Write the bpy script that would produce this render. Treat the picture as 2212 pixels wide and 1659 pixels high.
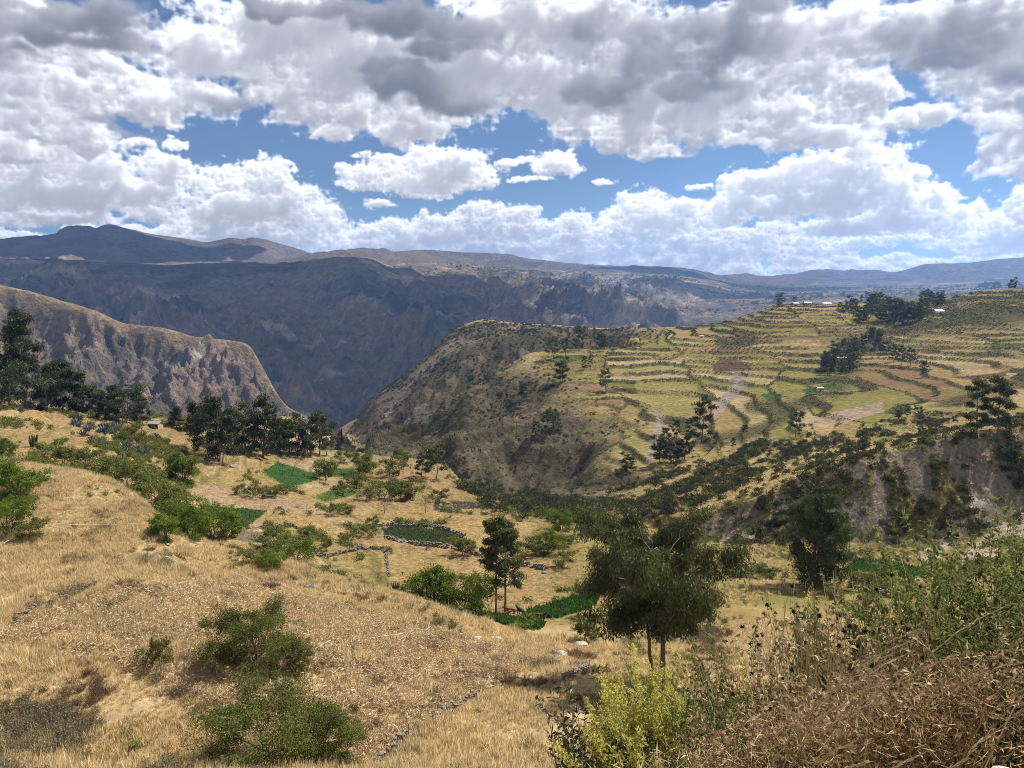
import bpy, math, random
import numpy as np
for _o in list(bpy.data.objects): bpy.data.objects.remove(_o, do_unlink=True)
scene = bpy.context.scene
COL = scene.collection
# ------------------------------------------------------------------ camera
# the place is measured with a plan of picture positions of a 2212 x 1659 frame; +Y looks down the valley, Z up, the eye is the origin
FPX=1671.0; CX=1106.0; CY=829.5; PITCH=math.atan((829.5-640)/1671.0)
cam_d = bpy.data.cameras.new("camera"); cam = bpy.data.objects.new("camera", cam_d); COL.objects.link(cam)
cam.location=(0,0,0); cam.rotation_euler=(math.pi/2-PITCH,0,0)
cam_d.sensor_fit='HORIZONTAL'; cam_d.sensor_width=36.0; cam_d.lens=36.0*FPX/2212.0
cam_d.clip_start=0.05; cam_d.clip_end=80000.0
scene.camera=cam
# ------------------------------------------------------------------ light
SUN_EL=math.radians(52.0); SUN_AZ=math.radians(58.0)       # azimuth from +Y towards +X
SUN_DIR=np.array([math.sin(SUN_AZ)*math.cos(SUN_EL), math.cos(SUN_AZ)*math.cos(SUN_EL), math.sin(SUN_EL)])
HAZE=4.5e-5; EXPOSURE=1.0; SUN_STRENGTH=5.0; SKY_STRENGTH=0.045; CLOUD_STRENGTH=0.64
sl=bpy.data.lights.new("sun",'SUN'); so=bpy.data.objects.new("sun",sl); COL.objects.link(so)
sl.energy=SUN_STRENGTH; sl.angle=math.radians(0.5); sl.color=(1.0,0.955,0.88)
from mathutils import Vector
so.rotation_euler=Vector(SUN_DIR).to_track_quat('Z','Y').to_euler()
scene.view_settings.view_transform='Standard'; scene.view_settings.look='None'
scene.view_settings.exposure=EXPOSURE; scene.view_settings.gamma=1.0; scene.view_settings.use_curve_mapping=False
cy=scene.cycles
cy.use_denoising=True; cy.filter_width=0.95; cy.max_bounces=6; cy.diffuse_bounces=3; cy.glossy_bounces=2; cy.transmission_bounces=3; cy.transparent_max_bounces=4; cy.volume_bounces=0
cy.use_adaptive_sampling=False; cy.sample_clamp_indirect=4.0
try: cy.denoiser='OPENIMAGEDENOISE'; cy.denoising_input_passes='RGB_ALBEDO_NORMAL'; cy.denoising_prefilter='NONE'; cy.denoising_quality='HIGH'
except Exception: pass
# ------------------------------------------------------------------ sky: computed cumulus over the Nishita sky
def ray(px,py):
    u=(px-CX)/FPX; v=(CY-py)/FPX
    return np.array([u, math.cos(PITCH)+v*math.sin(PITCH), -math.sin(PITCH)+v*math.cos(PITCH)])

def azel(px,py):
    d=ray(px,py); return math.degrees(math.atan2(d[0],d[1])), math.degrees(math.atan2(d[2],math.hypot(d[0],d[1])))
def up_axis(a,n,scale,axis,off):
    # smooth upsampling of a random lattice along one axis
    x=np.arange(n)*scale+off; i=np.floor(x).astype(int); f=(x-i).astype(np.float32); f=f*f*(3-2*f)
    m=a.shape[axis]; sh=[1,1,1]; sh[axis]=n; f=f.reshape(sh)
    return np.take(a,i%m,axis)*(1-f)+np.take(a,(i+1)%m,axis)*f
def noise3(rng,shape,cell,octs,gain=0.55,bill=False):
    out=np.zeros(shape,np.float32); amp=1.0; tot=0
    for o in range(octs):
        sc=[1.0/(c/2**o) for c in cell]
        dims=[min(max(int(n*s)+3,4),700) for n,s in zip(shape,sc)]
        a=rng.random(dims,dtype=np.float32)*2-1
        for ax in (2,1,0): a=up_axis(a,shape[ax],sc[ax],ax,0.37*o)
        if bill: a=1-2.0*np.abs(a)
        out+=a*amp; tot+=amp; amp*=gain
    return out/tot
def cloud_band(rng,az0,az1,el0,el1,res,nz,lumps,cell,ero,dens,octs=5,flat=0.5,edge=0.25,z_scale=1.0,amb=(0.27,0.285,0.335),sun=1.25,kabs=1.0,reach=1.0,sz=-0.35,gain=0.92,gam=1.9):
    nx=int((az1-az0)*res); ny=int((el1-el0)*res)
    AZ=az0+(np.arange(nx)+.5)/res; EL=el0+(np.arange(ny)+.5)/res
    dz=z_scale/res
    ZZ=(np.arange(nz)-nz/2+.5)*dz
    sdf=np.full((ny,nx,nz),-3.0,np.float32)      # positive inside, in units of the local lump radius
    for (ca,ce,ra,re,rz,cz,w) in lumps:
        i0=max(0,int((ca-ra*2.2-az0)*res)); i1=min(nx,int((ca+ra*2.2-az0)*res)+1)
        j0=max(0,int((ce-re*2.4-el0)*res)); j1=min(ny,int((ce+re*2.2-el0)*res)+1)
        if i1<=i0 or j1<=j0: continue
        dx=((AZ[i0:i1]-ca)/ra)[None,:,None]; dy=((EL[j0:j1]-ce)/re)[:,None,None]; dzz=((ZZ-cz)/rz)[None,None,:]
        dy=np.where(dy<0,dy*(1+flat),dy)          # flatter base than top
        v=(1-np.sqrt(dx*dx+dy*dy+dzz*dzz))*w
        s=sdf[j0:j1,i0:i1]; np.maximum(s,v.astype(np.float32),out=s)
    wx=noise3(rng,(ny,nx,1),[cell*res*.9,cell*res*1.2,1],4,.6)[:,:,0]; wy=noise3(rng,(ny,nx,1),[cell*res*.9,cell*res*1.2,1],4,.6)[:,:,0]
    jj=np.clip(np.arange(ny)[:,None]+(wy*cell*res*0.55),0,ny-1).astype(int); ii=np.clip(np.arange(nx)[None,:]+(wx*cell*res*0.9),0,nx-1).astype(int)
    sdf=sdf[jj,ii]
    n=noise3(rng,(ny,nx,nz),[cell*res,cell*res*1.35,cell*res/z_scale],octs,0.68)
    n2=noise3(rng,(ny,nx,nz),[cell*res*.42,cell*res*.55,cell*res*.45/z_scale],3,0.55,True)
    d=sdf+ero*(1.15*n+0.5*n2)-0.21
    d=np.clip(d/edge,0,1); d=d*d*(3-2*d)
    d*=dens
    # sun optical depth: sweep from the top down, sheared towards the sun (right, up, away)
    step=1.0/res
    tau=np.zeros_like(d); acc=np.zeros((nx,nz),np.float32)
    def shift(a,sx,sz):
        for s,ax in ((sx,0),(sz,1)):
            k=int(math.floor(s)); f=s-k
            p=np.roll(a,-k,ax); q=np.roll(a,-k-1,ax); a=p*(1-f)+q*f
        return a
    for j in range(ny-1,-1,-1):
        acc=shift(acc,0.5,sz/z_scale)*math.exp(-step/reach)
        acc+=d[j]*0.5*step*1.25; tau[j]=acc; acc=acc+d[j]*0.5*step*1.25
    # ambient: from above and a little from below
    up=np.zeros_like(d); acc=np.zeros((nx,nz),np.float32)
    for j in range(ny-1,-1,-1):
        up[j]=acc; acc=acc+d[j]*step
        if j%3==0: acc=(acc+np.roll(acc,2,0)+np.roll(acc,-2,0)+np.roll(acc,1,1)+np.roll(acc,-1,1))/5
    lit=0.50*np.exp(-tau*1.1*kabs)+0.34*np.exp(-tau*0.4*kabs)+0.2*np.exp(-tau*0.10*kabs)
    am=0.62+0.38*np.exp(-up*0.10)
    # march away from the viewer
    T=np.ones((ny,nx),np.float32); L=np.zeros((ny,nx),np.float32); A=np.zeros((ny,nx),np.float32)
    for k in range(nz):
        a=1-np.exp(-d[:,:,k]*dz); w=T*a
        L+=w*lit[:,:,k]; A+=w*am[:,:,k]; T*=1-a
    al=1-T
    sc=np.array([1.0,0.985,0.965],np.float32)*sun; ac=np.array(amb,np.float32)
    rgb=(L[...,None]*sc+A[...,None]*ac)
    un=rgb/np.maximum(al,1e-4)[...,None]; lum=un.mean(-1,keepdims=True)
    rgb=un*(gain*(lum/0.7)**gam/np.maximum(lum,1e-4))*al[...,None]
    return rgb,al                                    # premultiplied
def lump(px,py,rx,ry,depth=0.8,cz=0.0,w=1.0):
    a,e=azel(px,py); a2,_=azel(px+rx,py); _,e2=azel(px,py-ry)
    ra=abs(a2-a); re=abs(e2-e); return (a,e,ra,re,max(ra,re)*depth*0.9,cz,w)
def resample(im,az0,az1,el0,el1,W,H,AZ0,AZ1,EL0,EL1):
    # place a band into the patch, bilinear
    ny,nx=im.shape[:2]
    x=(AZ0+(np.arange(W)+.5)/W*(AZ1-AZ0)-az0)/(az1-az0)*nx-.5
    y=(EL0+(np.arange(H)+.5)/H*(EL1-EL0)-el0)/(el1-el0)*ny-.5
    ok=((y>-.5)&(y<ny-.5))[:,None]&((x>-.5)&(x<nx-.5))[None,:]
    x=np.clip(x,0,nx-1.001); y=np.clip(y,0,ny-1.001); i=x.astype(int); j=y.astype(int)
    sh=(1,-1)+(1,)*(im.ndim-2); fx=(x-i).reshape(sh).astype(np.float32); fy=(y-j).reshape((-1,1)+(1,)*(im.ndim-2)).astype(np.float32)
    r0=im[j]; r1=im[np.minimum(j+1,ny-1)]; r=r0*(1-fy)+r1*fy
    r=r[:,i]*(1-fx)+r[:,np.minimum(i+1,nx-1)]*fx
    return r*(ok[...,None] if im.ndim==3 else ok)
def make_clouds(W=1530,H=646,AZ0=-45.,AZ1=45.,EL0=-2.,EL1=36.):
    rng=np.random.default_rng(11)
    RGB=np.zeros((H,W,3),np.float32); TR=np.ones((H,W),np.float32)
    def over(band,box,haze):                         # painted near to far
        nonlocal RGB,TR
        rgb,al=band
        hz=np.array([0.60,0.69,0.84],np.float32)
        rgb=rgb*(1-haze)+al[...,None]*hz*haze
        rgb=resample(rgb,*box,W,H,AZ0,AZ1,EL0,EL1); al=resample(al,*box,W,H,AZ0,AZ1,EL0,EL1)
        RGB+=TR[...,None]*rgb; TR*=1-al
    # --- dark flat-based deck nearest overhead
    T=[]
    for a in ((40,40,230,55),(230,70,190,45),(-60,90,160,36),(330,95,110,26),(120,10,260,40),(560,8,200,30),(880,40,190,62),(780,20,160,40),(1010,60,150,52),(960,110,130,36),
              (450,190,120,34),(880,190,140,46),(800,160,90,32),(960,215,110,30),(1260,60,170,75),(1400,110,190,95),(1330,180,150,62),(1500,60,170,80),(1480,180,110,50),(1560,120,120,66),(1640,30,130,44),
              (1990,70,130,62),(2120,90,170,80),(2060,150,130,32),(2230,130,160,70),(2150,30,190,60),(2200,215,90,30),(1690,318,120,16),(250,275,150,22),(-200,100,260,90),(2500,150,300,120)):
        T.append(lump(a[0],a[1],a[2]*.98,a[3]*.92,depth=0.7,cz=rng.uniform(-.6,.6)))
    for k in range(46): T.append((rng.uniform(-45,45),rng.uniform(23.5,38),rng.uniform(4,8),rng.uniform(1.4,2.8),4.0,rng.uniform(-1,1),1.0))
    box=(-45.,45.,4.,36.)
    over(cloud_band(rng,*box,11,28,T,3.4,0.80,1.25,octs=5,flat=0.1,edge=0.7,z_scale=1.8,amb=(0.20,0.205,0.25),sun=0.66,reach=1.6,kabs=1.3,gain=0.33,gam=1.6),box,0.0)
    # --- bright clouds of the deck
    T=[]
    for a in ((150,200,150,75),(330,225,120,62),(60,235,120,65),(20,190,60,45),(120,290,150,42),(30,330,120,38),(190,335,45,22),(240,160,80,36),
              (450,120,170,70),(420,210,110,60),(560,120,150,80),(640,60,200,75),(690,160,150,80),(600,200,100,50),
              (820,130,200,80),(740,240,140,52),(890,220,150,80),(690,285,70,22),(890,285,110,32),(990,150,200,90),(985,265,40,30),
              (1090,160,140,72),(1200,70,240,90),(1215,215,50,60),(1300,200,180,90),(1270,270,80,52),(1380,290,110,50),(1450,190,200,100),(1430,330,70,24),(1500,260,130,60),
              (1640,90,180,80),(1640,190,120,85),(1690,250,120,50),(1610,300,90,26),(1740,150,130,80),(1800,240,100,48),(1830,80,150,80),(1760,295,110,28),(1870,195,70,44),
              (1970,262,100,24),(2000,240,60,20),(2020,60,180,70),(2180,110,200,90),(2190,220,110,55),(2170,265,90,40),(2150,330,55,44),(2190,370,90,42),(2240,330,110,80),(2100,365,36,18),
              (-200,200,260,120),(-150,60,300,110),(2500,150,300,150),(2450,330,180,70),(-250,330,180,60)):
        T.append(lump(*a,depth=0.8,cz=rng.uniform(-.9,.9)))
    for k in range(60): T.append((rng.uniform(-45,45),rng.uniform(22.5,38),rng.uniform(4,8),rng.uniform(1.8,3.4),4.0,rng.uniform(-1,1),1.0))
    over(cloud_band(rng,*box,16,40,T,1.6,0.98,2.8,octs=6,flat=0.2,edge=0.34,z_scale=1.7,amb=(0.25,0.255,0.30),sun=0.86,reach=0.42,kabs=1.25,gain=0.69,gam=2.0),box,0.0)
    # --- middle cumulus
    M=[]
    for a in ((820,385,62,42),(770,398,40,20),(860,360,30,26),(965,370,92,50),(930,400,80,26),(1020,390,40,28),(745,375,22,20),(905,420,60,12),
              (772,332,20,8),(812,441,36,12),(1195,358,56,26),(1110,352,50,8),(1150,388,42,9),(1215,345,30,18),(1305,394,24,9),(1508,409,32,8),(620,355,14,10),(385,315,38,16),(300,312,40,14),
              (350,375,70,38),(200,370,90,40),(60,370,110,50),(120,420,190,45),(300,420,110,38),(20,440,90,30),(330,465,70,26),(120,470,110,22),(30,480,60,16),(200,345,60,30),(100,330,90,26),
              (440,410,55,46),(500,400,55,40),(570,395,60,48),(520,460,120,60),(620,440,70,55),(660,480,70,50),(560,510,130,36),(690,520,50,30),(470,500,70,28),
              (1640,400,75,38),(1720,390,90,44),(1850,370,110,60),(1800,430,170,50),(1930,400,70,48),(1980,440,80,40),(1680,450,120,36),(1600,440,70,30),(1560,470,60,30),
              (1390,450,60,34),(1470,455,60,26),(1420,480,110,30),(2060,480,80,36),(1950,480,140,32),(2160,490,90,36),(2190,520,120,36),(1850,490,140,26),
              (2330,450,160,80),(2550,430,160,70),(-200,420,180,70),(-420,440,160,60)):
        M.append(lump(*a,depth=0.9,cz=rng.uniform(-.4,.4)))
    box=(-45.,45.,2.,14.)
    over(cloud_band(rng,*box,18,32,M,0.85,0.95,5.0,octs=6,flat=0.45,edge=0.26,z_scale=1.5,sun=0.82,amb=(0.29,0.295,0.34),reach=0.20,kabs=1.5,gain=0.71,gam=2.0),box,0.06)
    # --- low rows of far cumulus
    Hh=[]
    tops=[(760,520),(800,490),(850,482),(880,495),(930,470),(985,470),(1030,445),(1070,455),(1130,455),(1185,485),(1240,470),(1290,495),(1340,455),(1400,450),(1450,480),(1530,490),(1585,500)]
    for x,y in tops:
        Hh.append(lump(x,y+14,40,24)); Hh.append(lump(x+rng.uniform(-20,20),y+50,60,30)); Hh.append(lump(x,y+90,60,26))
    for k in range(150):
        x=rng.uniform(1300,2900) if k<105 else rng.uniform(-900,760); y=rng.uniform(490,600) if k<105 else rng.uniform(490,580); s=(y-400)/200
        Hh.append(lump(x,y,rng.uniform(26,60)*(1.35-.5*s),rng.uniform(9,22)*(1.4-.55*s)))
    for k in range(60): Hh.append(lump(rng.uniform(650,2300),rng.uniform(560,605),rng.uniform(30,60),rng.uniform(8,14)))
    box=(-45.,45.,0.,8.)
    over(cloud_band(rng,*box,20,24,Hh,0.42,0.92,10,octs=5,flat=0.4,edge=0.32,z_scale=1.5,sun=0.80,amb=(0.31,0.315,0.35),reach=0.12,kabs=1.5,gain=0.72,gam=1.95),box,0.13)
    return RGB,1-TR
def build_world():
    rgb,al=make_clouds()
    H,W=al.shape
    un=rgb/np.maximum(al,1e-3)[...,None]
    buf=np.zeros((H,W,4),np.float32); buf[...,:3]=np.clip(un,0,1.6); buf[...,3]=np.clip(al,0,1)
    img=bpy.data.images.new("computed_cumulus",W,H,alpha=True,float_buffer=True)
    img.colorspace_settings.name='Non-Color'; img.alpha_mode='CHANNEL_PACKED'
    img.pixels.foreach_set(buf.ravel()); img.update()
    w=bpy.data.worlds.new("World"); scene.world=w; w.use_nodes=True
    nt=w.node_tree; N=nt.nodes; L=nt.links; N.clear()
    def m(op,a,b=None,c=None):
        n=N.new('ShaderNodeMath'); n.operation=op
        for k,v in enumerate((a,b,c)):
            if v is None: continue
            if isinstance(v,(int,float)): n.inputs[k].default_value=v
            else: L.new(v,n.inputs[k])
        return n.outputs[0]
    out=N.new('ShaderNodeOutputWorld'); sky=N.new('ShaderNodeTexSky'); sky.sky_type='NISHITA'; sky.sun_disc=False
    sky.sun_elevation=SUN_EL; sky.sun_rotation=SUN_AZ; sky.altitude=3200; sky.air_density=1.0; sky.dust_density=0.15; sky.ozone_density=3.5
    b1=N.new('ShaderNodeBackground'); b1.inputs[1].default_value=SKY_STRENGTH; L.new(sky.outputs[0],b1.inputs[0])
    tc=N.new('ShaderNodeTexCoord'); sx=N.new('ShaderNodeSeparateXYZ'); L.new(tc.outputs['Generated'],sx.inputs[0])
    az=m('ARCTAN2',sx.outputs[0],sx.outputs[1]); el=m('ARCSINE',sx.outputs[2])
    azd=m('MULTIPLY',az,180/math.pi); eld=m('MULTIPLY',el,180/math.pi)
    u=m('DIVIDE',m('ADD',azd,45.0),90.0)
    e2=m('MINIMUM',eld,m('SUBTRACT',45.0,m('MULTIPLY',eld,0.25)))
    v=m('DIVIDE',m('ADD',e2,2.0),38.0)
    cb=N.new('ShaderNodeCombineXYZ'); L.new(u,cb.inputs[0]); L.new(v,cb.inputs[1])
    it=N.new('ShaderNodeTexImage'); it.image=img; it.extension='MIRROR'; it.interpolation='Cubic'; L.new(cb.outputs[0],it.inputs[0])
    b2=N.new('ShaderNodeBackground'); b2.inputs[1].default_value=CLOUD_STRENGTH; L.new(it.outputs[0],b2.inputs[0])
    mx=N.new('ShaderNodeMixShader'); L.new(it.outputs[1],mx.inputs[0]); L.new(b1.outputs[0],mx.inputs[1]); L.new(b2.outputs[0],mx.inputs[2])
    L.new(mx.outputs[0],out.inputs[0])
    w.cycles.sampling_method='MANUAL'; w.cycles.sample_map_resolution=512
build_world()
# ------------------------------------------------------------------ numeric helpers
def _hash(ix,iy,seed):
    h=(ix.astype(np.int64)*374761393+iy.astype(np.int64)*668265263+seed*974634777)&0xFFFFFFFF
    h=((h^(h>>13))*1274126177)&0xFFFFFFFF
    h=((h^(h>>16))*2246822519)&0xFFFFFFFF
    return ((h^(h>>15))&0xFFFFFF).astype(np.float64)/float(0xFFFFFF)
def vnoise(x,y,seed=0):
    ix=np.floor(x); iy=np.floor(y); fx=x-ix; fy=y-iy
    fx=fx*fx*fx*(fx*(fx*6-15)+10); fy=fy*fy*fy*(fy*(fy*6-15)+10)
    ix=ix.astype(np.int64); iy=iy.astype(np.int64)
    a=_hash(ix,iy,seed); b=_hash(ix+1,iy,seed); c=_hash(ix,iy+1,seed); d=_hash(ix+1,iy+1,seed)
    return (a*(1-fx)+b*fx)*(1-fy)+(c*(1-fx)+d*fx)*fy*1.0
def fbm(x,y,seed=0,octs=4,gain=0.5):
    s=0; a=1.0; t=0; c,sn=0.8,0.6
    for o in range(octs):
        s=s+a*(vnoise(x,y,seed+o*17)*2-1); t+=a; a*=gain
        x,y=(x*c-y*sn)*2.03+11.3,(x*sn+y*c)*2.03+5.7
    return s/t
def ridged(x,y,seed=0,octs=5,gain=0.55):
    s=0; a=1.0; t=0; c,sn=0.8,0.6; prev=1.0
    for o in range(octs):
        n=1-np.abs(vnoise(x,y,seed+o*13)*2-1); n=n*n
        s=s+a*n*prev; prev=np.clip(n*1.2,0,1); t+=a; a*=gain
        x,y=(x*c-y*sn)*2.05+3.1,(x*sn+y*c)*2.05+8.2
    return s/t
def sstep(a,b,x):
    t=np.clip((x-a)/(b-a),0,1); return t*t*(3-2*t)
def mix(a,b,f): return a*(1-f)+b*f
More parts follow.
